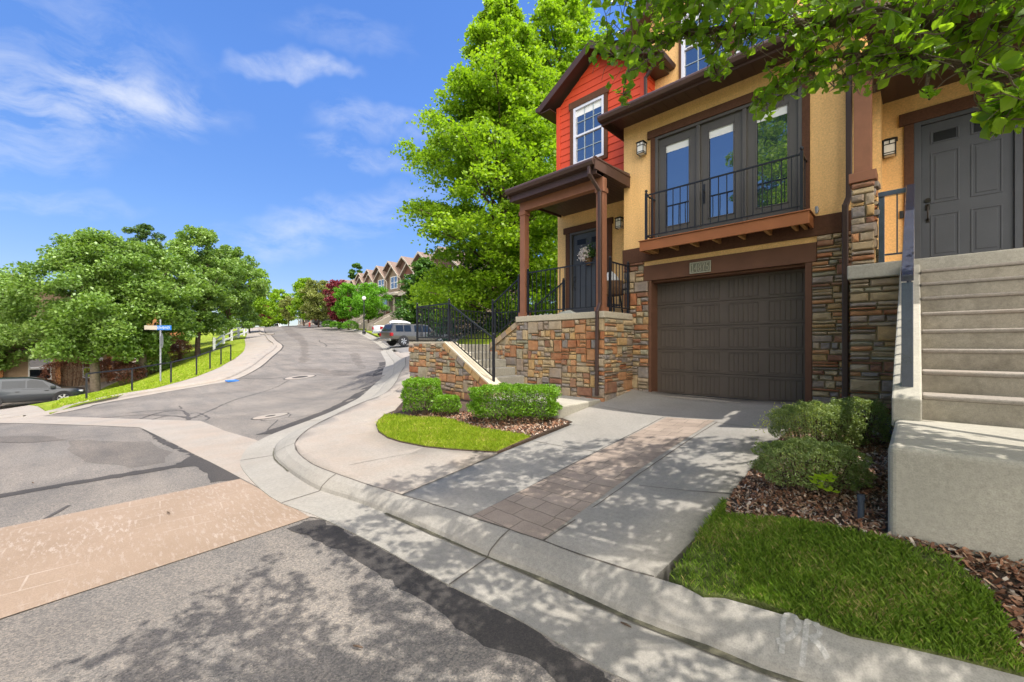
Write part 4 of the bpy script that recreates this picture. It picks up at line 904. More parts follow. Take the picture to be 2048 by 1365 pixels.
def stroke(pts, cx):
    P = [(-2.825+cx*.35+p[0]*.046, 2.184+p[1]*.132) for p in pts]
    for (xa, za), (xb, zb) in zip(P[:-1], P[1:]): nm.bar((xa, YF-.049, za), (xb, YF-.049, zb), .010, .009, up=(0, 1, 0))
circ = lambda cx, cz, rx, rz, a0=0, a1=360, n=14: [(cx+rx*math.cos(math.radians(a0+(a1-a0)*i/n)), cz+rz*math.sin(math.radians(a0+(a1-a0)*i/n))) for i in range(n+1)]
stroke([(.1, .82), (.5, 1), (.5, 0)], .085); stroke([(.1, 0), (.9, 0)], .085)
stroke([(.75, 0), (.75, 1), (.0, .32), (1, .32)], .245); stroke([(.5, 0), (1, 0)], .245)
stroke(circ(.5, .74, .38, .25), .42); stroke(circ(.5, .25, .46, .25), .42)
stroke([(.02, .8), (.02, 1), (.95, 1), (.5, .45), (.42, 0)], .595)
stroke([(.9, 1), (.2, 1), (.15, .55)], .775); stroke(circ(.45, .30, .45, .30, 130, -160), .775)
nm.build('number', m['numeral'], pp)
# ------------------------------------------------------------------ entry steps, wing wall, landing slab
ES = thing('entry_steps', 'concrete steps rising left beside the stone porch wall', 'steps', (-6.2, 5.8, 0))
st = MB(); rz_, n_ = .97/6, 6
for i in range(n_):
    xa = -5.55-.27*i; st.box(-8.2, xa, 5.38, PY+.0, -.05+rz_*i-(.3 if i == 0 else 0), -.04+rz_*(i+1))
for i in range(3):
    xa = -7.05+.27*i; st.box(xa, -6.05, PY+.3, YD-.02, .93+.15*i, .93+.15*(i+1))
st.box(-8.2, -6.0, PY+.02, YD-.02, .2, .93)
st.parts('step', m['concrete_block'], ES, bev=.018)
SL = MB(); SL.box(-6.0, -3.98, 5.10, PY-.01, -.30, -.04)
sl = SL.build('entry_slab', m['concrete_block'], ES, bev=.03, seg=3)
WW = thing('wing_wall', 'low ledgestone wall with a raking capped end beside the entry steps', 'stone wall', (-7, 5.2, 0))
base = MB(); ply = [(-8.25, -.4), (-5.55, -.4), (-5.55, .16), (-6.92, .94), (-8.25, .94)]
base.prism(ply, 'y', 5.13, 5.38); base.build('wall_core', m['mortar'], WW)
s = MB(); tmp = MB(); stones(tmp, -8.27, -5.55, -.25, .95, fX(5.13), 31)
topz = lambda x: .95 if x < -6.92 else .95-(x+6.92)*.57
for f, a in zip(tmp.f, tmp.a):
    pts = [tmp.v[i] for i in f]
    if max(q[2]-topz(q[0])+(.10 if q[0] > -6.92 else 0) for q in pts) < .0: s.cur = a; s.add(pts, [tuple(range(len(pts)))])
stones(s, 5.10, 5.38, -.25, .95, fXm(-8.25), 32)
L_ = math.hypot(1.37, .78)
for k in range(6):                                              # edge stones following the slope
    u0, u1 = k/6, (k+1)/6; s.cur = [.3, .36, .75, .3, .33, .15][k]
    q = lambda u, d: (-6.95+1.37*u-d*.49, 5.13, .965-.78*u-d*.87)
    a, b_, c, d = q(u0+.006, .11), q(u1-.006, .11), q(u1-.006, .0), q(u0+.006, .0)
    s.hexa([(a[0], 5.085, a[2]), (b_[0], 5.085, b_[2]), (b_[0], 5.13, b_[2]), (a[0], 5.13, a[2]), (d[0], 5.085, d[2]), (c[0], 5.085, c[2]), (c[0], 5.13, c[2]), (d[0], 5.13, d[2])])
s.cur = 0; build_stone('ledge_stone', s, WW)
w = MB(); w.prism([(-8.28, .942), (-6.93, .942), (-5.50, .135), (-5.50, .175), (-6.93, .985), (-8.28, .985)], 'y', 5.09, 5.39); w.build('wall_cap', m['concrete_cap'], WW, bev=.006)
# ------------------------------------------------------------------ iron railings
def railing(name, label, runs, group='black iron railings of the entry', mat='black_iron', pw=.04, th=.028, space=.105, finial=True):
    """runs: list of (post base a, post base b, height, posts(bool,bool), low rail offset)"""
    t = thing(name, label, 'railing', tuple(runs[0][0]), group)
    ps = MB(); rs = MB(); bs = MB()
    for a, b_, h, pa, pb, lo in runs:
        a = Vector(a); b_ = Vector(b_); up = Vector((0, 0, h))
        rs.bar(a+up, b_+up, th, th*.9); rs.bar(a+Vector((0, 0, lo)), b_+Vector((0, 0, lo)), th*.75, th*.75)
        for p, ok in ((a, pa), (b_, pb)):
            if ok:
                ps.mark(); ps.box(p.x-pw/2, p.x+pw/2, p.y-pw/2, p.y+pw/2, p.z-.01, p.z+h+.045)
                if finial: ps.lathe([(.006, 0), (pw*.5, .012), (pw*.62, .03), (pw*.4, .048), (.003, .056)], (p.x, p.y, p.z+h+.045), 8)
        n = max(1, int(round((b_-a).to_2d().length/space)))
        for i in range(1, n):
            q = a+(b_-a)*(i/n); bs.bar(q+Vector((0, 0, lo)), q+up, .013, .013)
    ps.parts('post', m[mat], t); rs.parts('rail', m[mat], t); bs.parts('baluster', m[mat], t)
    return t
railing('stair_railing', 'black iron railing sloping down the cap of the wing wall', [((-6.98, 5.25, .985), (-5.62, 5.25, .24), .80, True, True, .08)])
railing('landing_railing', 'level black iron railing on the left end of the landing above the wing wall', [((-8.18, 5.25, .985), (-6.98, 5.25, .985), .80, True, False, .10), ((-8.18, 5.25, .985), (-8.18, 7.7, .985), .80, False, True, .10), ((-8.18, 7.7, .985), (-7.02, 7.85, .985), .80, False, True, .10)])
railing('upper_stair_railing', 'black iron railing climbing to the porch behind the left column', [((-6.92, 6.44, .98), (-6.10, 6.44, 1.46), .88, True, True, .10)])
railing('porch_railing', 'black iron railing between the two porch columns', [((-5.86, 6.47, 1.515), (-4.17, 6.47, 1.515), .92, True, True, .10)], space=.12)
railing('porch_railing', 'short black iron railing between the right porch column and the stone pier', [((-3.985, 6.62, 1.515), (-3.985, 7.28, 1.515), .92, True, True, .10)])
railing('porch_railing', 'black iron railing along the open left side of the porch', [((-6.02, 7.9, 1.515), (-6.9, 7.9, 1.0), .9, True, True, .10)])
# ------------------------------------------------------------------ porch things
fb = thing('hanging_flower_basket', 'small brown basket of white flowers hanging on the entry door', 'flower basket', (-5.30, YD-.02, 2.72))
x, y, z = -5.30, YD-.06, 2.72
b = MB(); b.lathe([(.055, 0), (.075, .06), (.085, .16), (.078, .16)], (x, y, z), 12); b.build('basket', m['wicker'], fb)
V = []
for i in range(420):
    c = np.array([x-.075, y-.03, z+.24])+NR.normal(0, 1, 3)*[.07, .045, .08]
    a = NR.normal(0, 1, 3); a /= np.linalg.norm(a); bb = np.cross(a, NR.normal(0, 1, 3)); bb /= np.linalg.norm(bb); s_ = .022; V.append([c-a*s_, c-bb*s_, c+a*s_, c+bb*s_])
fastmesh('petals', np.array(V)-WL[fb.name], None, NR.random(len(V)), m['petal'], fb)
V = []
for i in range(260):
    c = np.array([x+.07, y-.02, z+.30])+NR.normal(0, 1, 3)*[.05, .04, .08]
    a = NR.normal(0, 1, 3); a /= np.linalg.norm(a); bb = np.cross(a, NR.normal(0, 1, 3)); bb /= np.linalg.norm(bb); s_ = .024; V.append([c-a*s_, c-bb*s_*.5, c+a*s_, c+bb*s_*.5])
fastmesh('leaves', np.array(V)-WL[fb.name], None, NR.random(len(V)), m['deep_leaf'], fb)
ch_ = thing('patio_chair', 'dark patio chair with round wicker seat and pillow in the porch corner', 'chair', (-4.40, 7.3, 1.515))
x, y, z = -4.40, 7.35, 1.515
b = MB(); b.lathe([(.10, .38), (.24, .40), (.30, .52), (.31, .66), (.28, .66), (.25, .53), (.12, .46)], (x, y, z), 18); b.build('seat_shell', m['wicker'], ch_)
b = MB()
for k in range(4): a = PI/4+k*PI/2; b.bar((x+.24*math.cos(a), y+.24*math.sin(a), z), (x+.17*math.cos(a), y+.17*math.sin(a), z+.44), .025)
for k in range(4):
    a, c = PI/4+k*PI/2, PI/4+(k+1)*PI/2; b.bar((x+.21*math.cos(a), y+.21*math.sin(a), z+.2), (x+.21*math.cos(c), y+.21*math.sin(c), z+.2), .018)
b.parts('leg', m['black_iron'], ch_)
bm_ = MB(); bm_.lathe([(.02, 0), (.15, .04), (.19, .13), (.15, .25), (.06, .36), (.01, .39)], (x, y-.02, z+.5), 14); tag(bm_.build('pillow', m['pillow'], None, smooth=True), 'pale grey pillow propped on the porch chair', 'pillow')
rk = MB(); rk.add([(-5.02, 6.36, 1.515), (-4.60, 6.34, 1.515), (-4.56, 6.42, 1.515), (-4.98, 6.45, 1.515), (-4.93, 6.38, 1.56), (-4.72, 6.36, 1.585), (-4.70, 6.40, 1.58), (-4.90, 6.42, 1.555)], [(0, 3, 2, 1), (4, 5, 6, 7), (0, 1, 5, 4), (1, 2, 6, 5), (2, 3, 7, 6), (3, 0, 4, 7)])
tag(rk.build('flat_stone', m['rock_pale'], bev=.012), 'flat pale stone lying on the porch edge between the columns', 'stone')
for k in range(5):
    c = (-5.75+.16*k+R.uniform(-.04, .04), 6.36, 1.515); r0 = R.uniform(.02, .04)
    q = MB(); q.lathe([(r0*.6, 0), (r0, r0*.35), (r0*.7, r0*.75), (.004, r0*.85)], c, 7); tag(q.build('pebble', m['rock_pale'], smooth=True), 'small grey pebble in the row on the porch edge by the left column', 'stone', 'pebbles on the porch edge')
# ------------------------------------------------------------------ neighbouring unit on the right
NB = thing('townhouse', 'neighbouring yellow townhouse with raised porch and plain grey door, right of the garage', 'house', (.6, 7.5, 0))
QY = 6.68
w = MB(); w.wall(-.52, 6, 8.0, 8.2, 1.7, 4.9, [(-.025, .935, 1.9, 3.985)]); w.box(-.55, -.35, 7.56, 8.0, 1.7, 5.2); w.build('stucco_wall', m['stucco'], NB)
core = MB(); core.box(-.58, 6, QY+.03, 8.0, -.4, 1.73); co_ = core.build('porch_base', m['mortar'], NB)
s = MB(); stones(s, -.60, -.10, -.15, 1.73, fX(QY+.03), 41, 1); build_stone('ledge_stone', s, co_)
w = MB(); w.box(-.62, 6, 6.61, 8.0, 1.732, 1.905); w.build('porch_slab', m['concrete_block'], NB, bev=.014)
pier = MB(); pier.box(-.565, -.385, 6.715, 6.895, 1.905, 2.95); pio = pier.build('porch_pier', m['mortar'], NB)
s = MB(); stones(s, -.59, -.36, 1.91, 2.93, fX(6.715), 43); stones(s, 6.70, 6.90, 1.91, 2.93, fXp(-.385), 44); build_stone('ledge_stone', s, pio)
w = MB(); w.box(-.61, -.345, 6.66, 6.94, 2.94, 3.06); w.build('pier_cap', m['brown_column'], NB, bev=.006)
w = MB(); w.box(-.565, -.395, 6.72, 6.89, 3.062, 4.25); w.build('porch_column', m['brown_column'], NB, bev=.005)
w = MB(); w.box(-.57, 6, 6.715, 6.895, 4.252, 4.55); w.build('porch_beam', m['stucco_trim'], NB, bev=.005)
w = MB(); w.box(-.55, 6, 6.9, 8.0, 4.39, 4.42)
for i in range(22): xx = -.5+i*.16; w.box(xx-.004, xx+.004, 6.9, 8.0, 4.385, 4.39)
w.build('porch_ceiling', m['brown_gutter'], NB)
w = MB(); w.prism([(6.28, 4.62), (6.28, 4.68), (8.1, 5.1), (8.1, 5.03)], 'x', -.44, 6); npr = w.build('porch_roof', m['shingle'], NB)
w = MB(); w.box(-.42, 6, 6.30, 6.715, 4.55, 4.565); w.box(-.44, 6, 6.265, 6.285, 4.5, 4.66); w.parts('fascia', m['brown_gutter'], npr)
w = MB(); w.prism([(6.265+a, 4.66+z) for a, z in GUT], 'x', -.46, 6); w.build('gutter', m['brown_gutter'], npr, bev=.006)
r_ = MB(); r_.prism([(-.2, 6.5), (2.6, 6.5), (2.6, 6.6), (1.2, 7.4), (-.2, 6.6)], 'y', 7.98, 8.15); r_.wall(-.2, 2.6, 7.98, 8.15, 4.9, 6.5, [(.75, 1.65, 5.2, 6.5)]); r2 = r_.build('siding_wall', m['red_siding'], NB)
lp = MB(); z = 4.95
while z < 6.4:
    for xa, xb in ([(-.2, 2.6)] if z+.162 < 5.2 else [(-.2, .75), (1.65, 2.6)]): lp.hexa([(xa, 7.955, z), (xb, 7.955, z), (xb, 7.98, z), (xa, 7.98, z), (xa, 7.97, z+.162), (xb, 7.97, z+.162), (xb, 7.98, z+.162), (xa, 7.98, z+.162)])
    z += .162
lp.build('lap_board', m['red_siding'], r2)
gable_roof(NB, 1.2, -.5, 2.9, 6.66, 7.56, 7.65, 12, name='gable_roof')
dh_window(r2, .75, 1.65, 5.2, 6.5, 7.955)
E0, E1 = .045, .865
w = MB(); w.box(E0-.17, E0-.07, 7.965, 8.05, 1.906, 3.98); w.box(E1+.07, E1+.17, 7.965, 8.05, 1.906, 3.98); w.box(E0-.22, E1+.22, 7.955, 8.05, 3.985, 4.15); w.parts('door_casing', m['stucco_trim'], NB, bev=.005)
w = MB(); w.box(E0-.07, E0, 7.975, 8.08, 1.906, 3.985); w.box(E1, E1+.07, 7.975, 8.08, 1.906, 3.985); w.box(E0, E1, 7.975, 8.08, 3.93, 3.985); w.parts('door_jamb', m['grey_door'], NB, bev=.004)
panel_door('front_door', NB, E0, E1, 1.91, 3.93, 8.012, m['grey_door'])
w = MB(); w.box(-.17, -.13, 7.97, 7.998, 2.70, 2.80); w.build('doorbell', m['black_plastic'], NB, bev=.003)
lantern(-.27, 8.0, 3.72, 'wall lantern with bright panes on the shaded porch wall left of the plain grey door')
# steps with cheek wall and landing block
S2 = thing('porch_steps', 'flight of concrete steps with side kerb climbing to the right porch', 'steps', (.9, 5.5, .36))
hr, dr = .17, .28; Y0 = 6.61; z0 = 1.905; st = MB(); rs = MB()
for i in range(1, 9):
    ya = Y0-dr*i; zt = z0-hr*i
    st.box(.031, 6, ya, Y0-dr*(i-1)+(.0 if i > 1 else -.001), zt-.035, zt)
    rs.box(.032, 6, ya+.012, Y0-dr*(i-1)+.011, .2, zt-.036)
rs.parts('riser', m['concrete_riser'], S2); st.parts('tread', m['concrete_walk'], S2, bev=.012)
ck = MB(); pr = [(4.25, .30), (4.25, .52), (4.33, .555), (6.608, 1.84), (6.608, .30)]
ck.prism(pr, 'x', -.135, .03); ck.build('cheek_wall', m['concrete_block'], S2, bev=.012)
lb = MB(); lb.box(-.115, 6, 3.12, 4.40, -.5, .36); lb.build('landing_block', m['concrete_block'], S2, bev=.035, seg=4)
hrail = thing('stair_handrail', 'square dark blue steel handrail up the right porch steps', 'handrail', (-.05, 4.4, .56))
x = -.05; b = MB(); b.box(x-.034, x+.034, 4.40, 4.45, .585, 1.40); b.box(-.33, -.275, 6.72, 6.77, 1.905, 2.71); b.box(x-.034, x+.034, 6.695, 6.75, 1.905, 2.71); b.parts('post', m['blue_iron'], hrail, bev=.003)
b = MB(); b.bar((x, 4.385, 1.43), (x, 6.72, 2.775), .072, .05); b.box(-.332, x+.036, 6.70, 6.765, 2.712, 2.77); b.bar((x, 4.45, .70), (x, 6.70, 1.98), .03, .03); b.bar((-.30, 6.745, 2.01), (x, 6.745, 2.01), .022); b.parts('rail', m['blue_iron'], hrail, bev=.004)
b = MB()
for i in range(1, 16): y = 4.43+(6.72-4.43)*i/16; zb = .70+(y-4.45)*.569; b.bar((x, y, zb), (x, y, zb+.74), .014)
b.bar((-.165, 6.745, 2.01), (-.165, 6.745, 2.72), .014); b.parts('baluster', m['blue_iron'], hrail)
g_ = Gz(-.33, 3.7)+LOT
p = at(1722, 1036, LOT); b = MB(); b.tube([(p[0], p[1], p[2]-.05), (p[0], p[1], p[2]+.105)], .0165, 12); b.tube([(p[0], p[1], p[2]+.105), (p[0], p[1], p[2]+.14)], .019, 12); b.tube([(p[0]+.016, p[1]-.02, p[2]+.12), (p[0]+.016, p[1]-.02, p[2]+.128)], .006, 6)
tag(b.build('sprinkler_head', m['blue_pipe'], smooth=False), 'slim upright dark sprinkler riser in the mulch beside the landing block', 'sprinkler')
q = pl(1795, 856, Y=5.0); b = MB(); b.bar((-.19, 5.35, .22), (-.165, 5.1, .0), .028, .012); b.bar((-.165, 5.1, .0), (-.16, 5.05, -.25), .028, .012)
tag(b.build('drain_pipe', m['blue_pipe']), 'thin blue grey pipe leaning at the stone wall beside the right steps', 'pipe')
# debris in the street
for px, py, ln, an, lab in ((716, 1296, .055, .5, 'dark dropped twig on the shaded asphalt near the bottom edge'), (1252, 1252, .06, .05, 'thin brown twig lying in the gutter below the kerb'), (337, 1027, .06, .2, 'small dark leaf stalk on the orange crosswalk band'), (66, 967, .05, .3, 'small dark scrap on the left asphalt')):
    c = at(px, py, .012); b = MB(); b.tube([(c[0]-ln/2*math.cos(an), c[1]-ln/2*math.sin(an), c[2]+.006), (c[0], c[1], c[2]+.009), (c[0]+ln/2*math.cos(an), c[1]+ln/2*math.sin(an), c[2]+.006)], [.004, .006, .003], 6)
    tag(b.build('twig', m['bark']), lab, 'twig')
# ------------------------------------------------------------------ plants
def unit(a): return a/(np.linalg.norm(a, axis=-1, keepdims=True)+1e-9)
def leafquads(C, size, wid=.6, up=.5, rng=NR, droop=0.):
    """a pointed leaf blade at every point: base, two shoulders, tip"""
    n = len(C); nrm = unit(rng.normal(0, 1, (n, 3))+np.array([0, 0, up*2])); t = rng.normal(0, 1, (n, 3)); t[:, 2] -= droop
    u = unit(t-nrm*(t*nrm).sum(1)[:, None]); v = np.cross(nrm, u); L = size*rng.uniform(.6, 1.25, n)[:, None]; W = L*wid
    cup = nrm*L*.12
    return np.stack([C-u*L*.5, C+v*W*.5+u*L*.02+cup, C+u*L*.5, C-v*W*.5+u*L*.02+cup], 1)
def shade(C, n, clump=None):
    v = NR.normal(.5, .2, n)
    return np.clip(v if clump is None else v*.7+clump*.3+.0, 0, 1)
def tree(name, label, base, H_, R_, mat, n, leaf, trunk=.16, clear=.22, shape='round', bark='bark', seed=0, clumps=70, group=None, wid=.65, limbs=9, cr=.26, xs=1.):
    rng = np.random.default_rng(100+seed); rr = random.Random(seed)
    t = thing(name, label, 'tree', tuple(base), group); hc = H_*clear
    zc = (H_+hc)/2; az = (H_-hc)/2
    def env(th):                                            # crown radius at height fraction
        return {'round': math.sqrt(max(0, 1-(2*th-1)**2)), 'oval': math.sqrt(max(0, 1-(2*th-.86)**2/1.3)), 'cone': (1-th)**.8*.95+.05, 'vase': (.35+.65*th)*math.sqrt(max(0, 1-max(0, th-.45)**2/.31)), 'spread': (1-abs(th-.35)/.65)**.55 if th > .35 else (.55+.45*th/.35)}[shape]
    CC = []; rad = []
    lob = [(rr.uniform(0, 2*PI), rr.uniform(.75, 1.18)) for _ in range(7)]
    for k in range(clumps):
        th = (k+.5)/clumps; th = min(.985, max(.015, th+rr.uniform(-.03, .03))); a = k*2.39996+rr.uniform(-.4, .4)
        lo = sum(w*max(0, math.cos(a-b))**3 for b, w in lob)/max(1e-6, sum(max(0, math.cos(a-b))**3 for b, w in lob))
        q = math.sqrt(rr.uniform(.18, 1.)) if k % 4 else rr.uniform(.1, .6)
        r = R_*env(th)*q*lo*.88
        CC.append((r*math.cos(a)*xs, r*math.sin(a)*xs, hc+(H_-hc)*th)); rad.append(R_*cr*rr.uniform(.6, 1.15)*(.55+.45*env(th)))
    CC = np.array(CC); rad = np.array(rad)
    w = rad**2/np.sum(rad**2); cnt = rng.multinomial(n, w); P = []; VV = []
    for c, r, k in zip(CC, rad, cnt):
        d = unit(rng.normal(0, 1, (k, 3)))*(rng.random(k)[:, None]**.45)*r*np.array([1.1, 1.1, .72]); P.append(c+d); VV.append(np.full(k, rr.random()))
    P = np.concatenate(P); VV = np.concatenate(VV)
    o = fastmesh('crown', leafquads(P, leaf, wid, .5, rng, .3), None, shade(P, len(P), VV), MATS[mat], t)
    b = MB(); lean = rr.uniform(-.03, .03)*H_
    top = hc*1.15; b.tube([(0, 0, -.15), (.01, 0, .12), (lean*.4, 0, top*.5), (lean, lean*.5, top)], [trunk*1.35, trunk*1.02, trunk*.9, trunk*.78], 9)
    b.tube([(lean, lean*.5, top), (lean*.6, 0, zc), (0, 0, H_*.86)], [trunk*.75, trunk*.42, trunk*.08], 7)
    idx = rng.permutation(clumps)[:limbs]
    for i in idx:
        c = CC[i]; s0 = top*rr.uniform(.8, 1.05) if c[2] < zc*1.25 else zc*rr.uniform(.75, 1.); s0 = min(s0, c[2]*.92); m_ = (c[0]*.42, c[1]*.42, s0+(c[2]-s0)*.55)
        b.tube([(lean*.8, lean*.4, s0), m_, tuple(c)], [trunk*.45, trunk*.3, trunk*.07], 6)
    b.build('trunk', MATS[bark], t, smooth=True, local=True)
    return t
def tiered_tree(name, label, base, H_, R_, mat, n, leaf, trunk, seed, nb=80, clear=.1, bark='bark', rise=.55, spread=1., pw=.62):
    """maple with ascending limbs carrying flat sprays of leaves"""
    rng = np.random.default_rng(500+seed); rr = random.Random(seed); t = thing(name, label, 'tree', tuple(base)); b = MB()
    b.tube([(0, 0, -.2), (0, 0, .2), (.05, .03, H_*.4), (-.04, .05, H_*.75), (0, 0, H_*.97)], [trunk*1.3, trunk, trunk*.7, trunk*.35, trunk*.05], 9)
    P = []; V = []
    for k in range(nb):
        th = (k+.5)/nb; z = H_*(clear+(1-clear)*th*.97); a = k*2.39996+rr.uniform(-.35, .35)
        prof = min(1., .72+th*1.5)*max(.03, (1-th))**pw*1.22
        L = R_*prof*rr.uniform(.62, 1.16); up = rise*rr.uniform(.6, 1.3)*min(1., .25+th*2.2)
        d = np.array([math.cos(a), math.sin(a), 0])
        tip = np.array([0, 0, z])+d*L+np.array([0, 0, L*up*.8]); mid = np.array([0, 0, z])+d*L*.55+np.array([0, 0, L*up*.62])
        if k % 2 == 0: b.tube([(0, 0, z), tuple(mid), tuple(tip)], [trunk*.28*(1-th*.7), trunk*.16*(1-th*.6), .012], 5)
        m = int(n/nb*(.35+.95*L/R_)); ns = 7; sv = rr.random()
        for s in range(ns):
            u = .30+.72*(s+rr.random())/ns; c = np.array([0, 0, z])*(1-u)**2+2*u*(1-u)*(mid*2-tip*.5-np.array([0, 0, z])*.5)+tip*u*u
            side = np.array([-d[1], d[0], 0])*rr.uniform(-.34, .34)*L*(1.05-u*.5)
            c = c+side+np.array([0, 0, rr.uniform(-.12, .10)*(.5+L*.2)]); q = m//ns
            r_ = (.22+.13*L)*rr.uniform(.65, 1.2)*spread
            e = rng.normal(0, 1, (q, 3))*np.array([.48, .48, .20])*r_; e[:, 2] -= (e[:, 0]**2+e[:, 1]**2)/r_*.45
            P.append(c+e); V.append(np.full(q, sv*.5+rr.random()*.5))
    P = np.concatenate(P); V = np.concatenate(V)
    fastmesh('crown', leafquads(P, leaf, .8, .7, rng, .5), None, shade(P, len(P), V), MATS[mat], t)
    b.build('trunk', MATS[bark], t, smooth=True, local=True); return t
def conifer(name, label, base, H_, R_, mat, n, leaf, seed, nb=60, power=.9, low=.03):
    rng = np.random.default_rng(900+seed); rr = random.Random(seed); t = thing(name, label, 'tree', tuple(base)); b = MB(); P = []; D = []
    b.tube([(0, 0, -.2), (0, 0, H_*.5), (0, 0, H_)], [H_*.022, H_*.014, .01], 7)
    for k in range(nb):
        th = (k+.5)/nb; z = H_*(low+(1-low)*th); a = k*2.39996; L = R_*((1-th)**power)*rr.uniform(.8, 1.15)+.05; q = max(6, int(n/nb*(.15+1.5*(1-th))))
        d = np.array([math.cos(a), math.sin(a), -.18+.5*th]); s = np.array([-d[1], d[0], 0]); u = rng.random(q)**.7
        w = rng.normal(0, .16, q)*L*(1.1-u)
        P.append(np.array([0, 0, z])+u[:, None]*d*L+w[:, None]*s+rng.normal(0, .05, (q, 3))*[1, 1, 1.2]); D.append(np.tile(d, (q, 1))+rng.normal(0, .5, (q, 3)))
        b.tube([(0, 0, z), tuple(np.array([0, 0, z])+d*L*.9)], [.02, .006], 5)
    P = np.concatenate(P); D = unit(np.concatenate(D)); v = unit(np.cross(D, rng.normal(0, 1, D.shape))); L = leaf*rng.uniform(.6, 1.2, len(P))[:, None]
    fastmesh('crown', np.stack([P-D*L*.5, P+v*L*.16, P+D*L*.5, P-v*L*.16], 1), None, shade(P, len(P)), MATS[mat], t)
    b.build('trunk', MATS['bark'], t, local=True); return t
def shrub(name, label, base, size, mat, n, leaf, seed, group=None, boxy=3., cat='shrub', wid=.5, rz=0., stems=True):
    """clipped shrub: leaves crowd a rounded, uneven shell, with twigs inside"""
    rng = np.random.default_rng(300+seed); rr = random.Random(seed); t = thing(name, label, cat, tuple(base), group, rz)
    d = unit(rng.normal(0, 1, (n, 3))); d[:, 2] = np.where(d[:, 2] < -.55, -d[:, 2], d[:, 2])
    k = (np.abs(d)**boxy).sum(1)**(-1/boxy)
    lump = 1+.07*np.sin(d[:, 0]*7+seed)*np.sin(d[:, 1]*6+2*seed)+.06*np.sin(d[:, 2]*9+seed)+.05*np.sin(d[:, 0]*17+d[:, 2]*13)
    r = k*lump*(1-np.abs(rng.normal(0, .11, n)))*(1+.05*(rng.random(n) < .06))
    P = d*r[:, None]*np.array(size)/2; P[:, 2] += size[2]*.5; P[:, 2] = np.maximum(P[:, 2], .02)
    cl = .5+.5*np.sin(P[:, 0]*11+seed)*np.sin(P[:, 1]*13)*np.sin(P[:, 2]*15+1)
    fastmesh('foliage', leafquads(P, leaf, wid, .45, rng, -.3), None, shade(P, n, cl), MATS[mat], t)
    if stems:
        b = MB()
        for i in range(int(14+20*size[0])):
            x, y = rr.uniform(-.33, .33)*size[0], rr.uniform(-.33, .33)*size[1]; b.tube([(x*.6, y*.6, -.05), (x*.9, y*.9, size[2]*.4), (x*1.15, y*1.15, size[2]*.85)], [.007, .005, .002], 5)
        b.build('stems', MATS['bark'], t, local=True)
    return t
def gp(px, t, dz=LOT):                                      # ground point on a sight column at a given distance
    a = (px-1024)/F; x, y = rt(a*t, t); return np.array([x, y, Gz(x, y)+dz])
# hedges on the corner lawn
def lotp(px, py): return at(px, py, LOT)
p = lotp(829, 832); shrub('box_hedge', 'clipped bright green hedge, leftmost, in front of the wing wall end', p+[-.05, .18, 0], (.66, .60, .62), 'box_leaf', 9000, .034, 1, 'clipped green hedges on the corner lawn', 3.6, 'hedge', rz=.78)
p = lotp(884, 834); shrub('box_hedge', 'small low green bush between the two clipped hedges', p+[-.02, .12, 0], (.46, .42, .36), 'box_leaf', 4200, .032, 2, 'clipped green hedges on the corner lawn', 2.4, 'hedge', rz=.78)
p = lotp(1012, 852); shrub('box_hedge', 'wide clipped green hedge beside the concrete entry slab', p+[-.10, .28, 0], (1.36, .66, .60), 'box_leaf', 17000, .036, 3, 'clipped green hedges on the corner lawn', 3.8, 'hedge', rz=.78)
p = lotp(1615, 998); shrub('yew_shrub', 'dark green yew shrub in the mulch, front one with a maple seedling', p+[-.02, .22, 0], (.68, .54, .36), 'yew_leaf', 12000, .024, 4, 'yew shrubs beside the steps', 2.6, wid=.3, rz=.6)
p = lotp(1625, 912); shrub('yew_shrub', 'yew shrub with yellow green tips, back one near the garage pier', p+[-.02, .30, 0], (.70, .58, .42), 'yew_leaf', 13000, .024, 5, 'yew shrubs beside the steps', 2.8, wid=.3, rz=.6)
p = lotp(1705, 905); shrub('yew_shrub', 'shadowed yew shrub tucked against the stone wall by the steps', p+[.0, .35, 0], (.48, .45, .42), 'yew_leaf', 6500, .026, 6, 'yew shrubs beside the steps', 2.8, wid=.3, rz=.6)
tip = thing('yew_tips', 'cluster of pale yellow new shoots on the left top of the back yew', 'shoots', tuple(lotp(1590, 900)+[0, .1, .3])); V = []
q0 = WL[tip.name]
for i in range(900):
    c = np.array([-.05, .12, .02])+NR.normal(0, 1, 3)*[.13, .13, .05]; c[2] -= 1.2*(c[0]**2+(c[1]-.12)**2); a = NR.normal(0, 1, 3)+[0, 0, 1.2]; a /= np.linalg.norm(a); bb = np.cross(a, NR.normal(0, 1, 3)); bb /= np.linalg.norm(bb); V.append([c-a*.014, c-bb*.004, c+a*.014, c+bb*.004])
tips_ = fastmesh('shoots', np.array(V), None, NR.uniform(.9, 1, len(V)), MATS['yew_leaf'], tip)
p = lotp(1652, 1004)+[0, -.02, 0]; t = thing('maple_seedling', 'bright green maple seedling in front of the lower yew', 'seedling', tuple(p))
b = MB(); b.tube([(0, 0, 0), (.01, 0, .08), (-.005, 0, .17)], [.003, .0025, .001], 5); b.build('stem', MATS['bark'], t, local=True)
V = []
for i in range(9):
    c = np.array([R.uniform(-.05, .05), R.uniform(-.03, .02), R.uniform(.07, .19)])
    for k in (-1, 0, 1):
        a = k*.75+R.uniform(-.2, .2); u = np.array([math.sin(a), -.25, math.cos(a)*.7-.25]); u /= np.linalg.norm(u); v = np.cross(u, [0, 1, .3]); V.append([c, c+u*.025+v*.012, c+u*.052, c+u*.025-v*.012])
fastmesh('leaves', np.array(V), None, NR.uniform(.6, 1, len(V)), MATS['maple_leaf'], t)
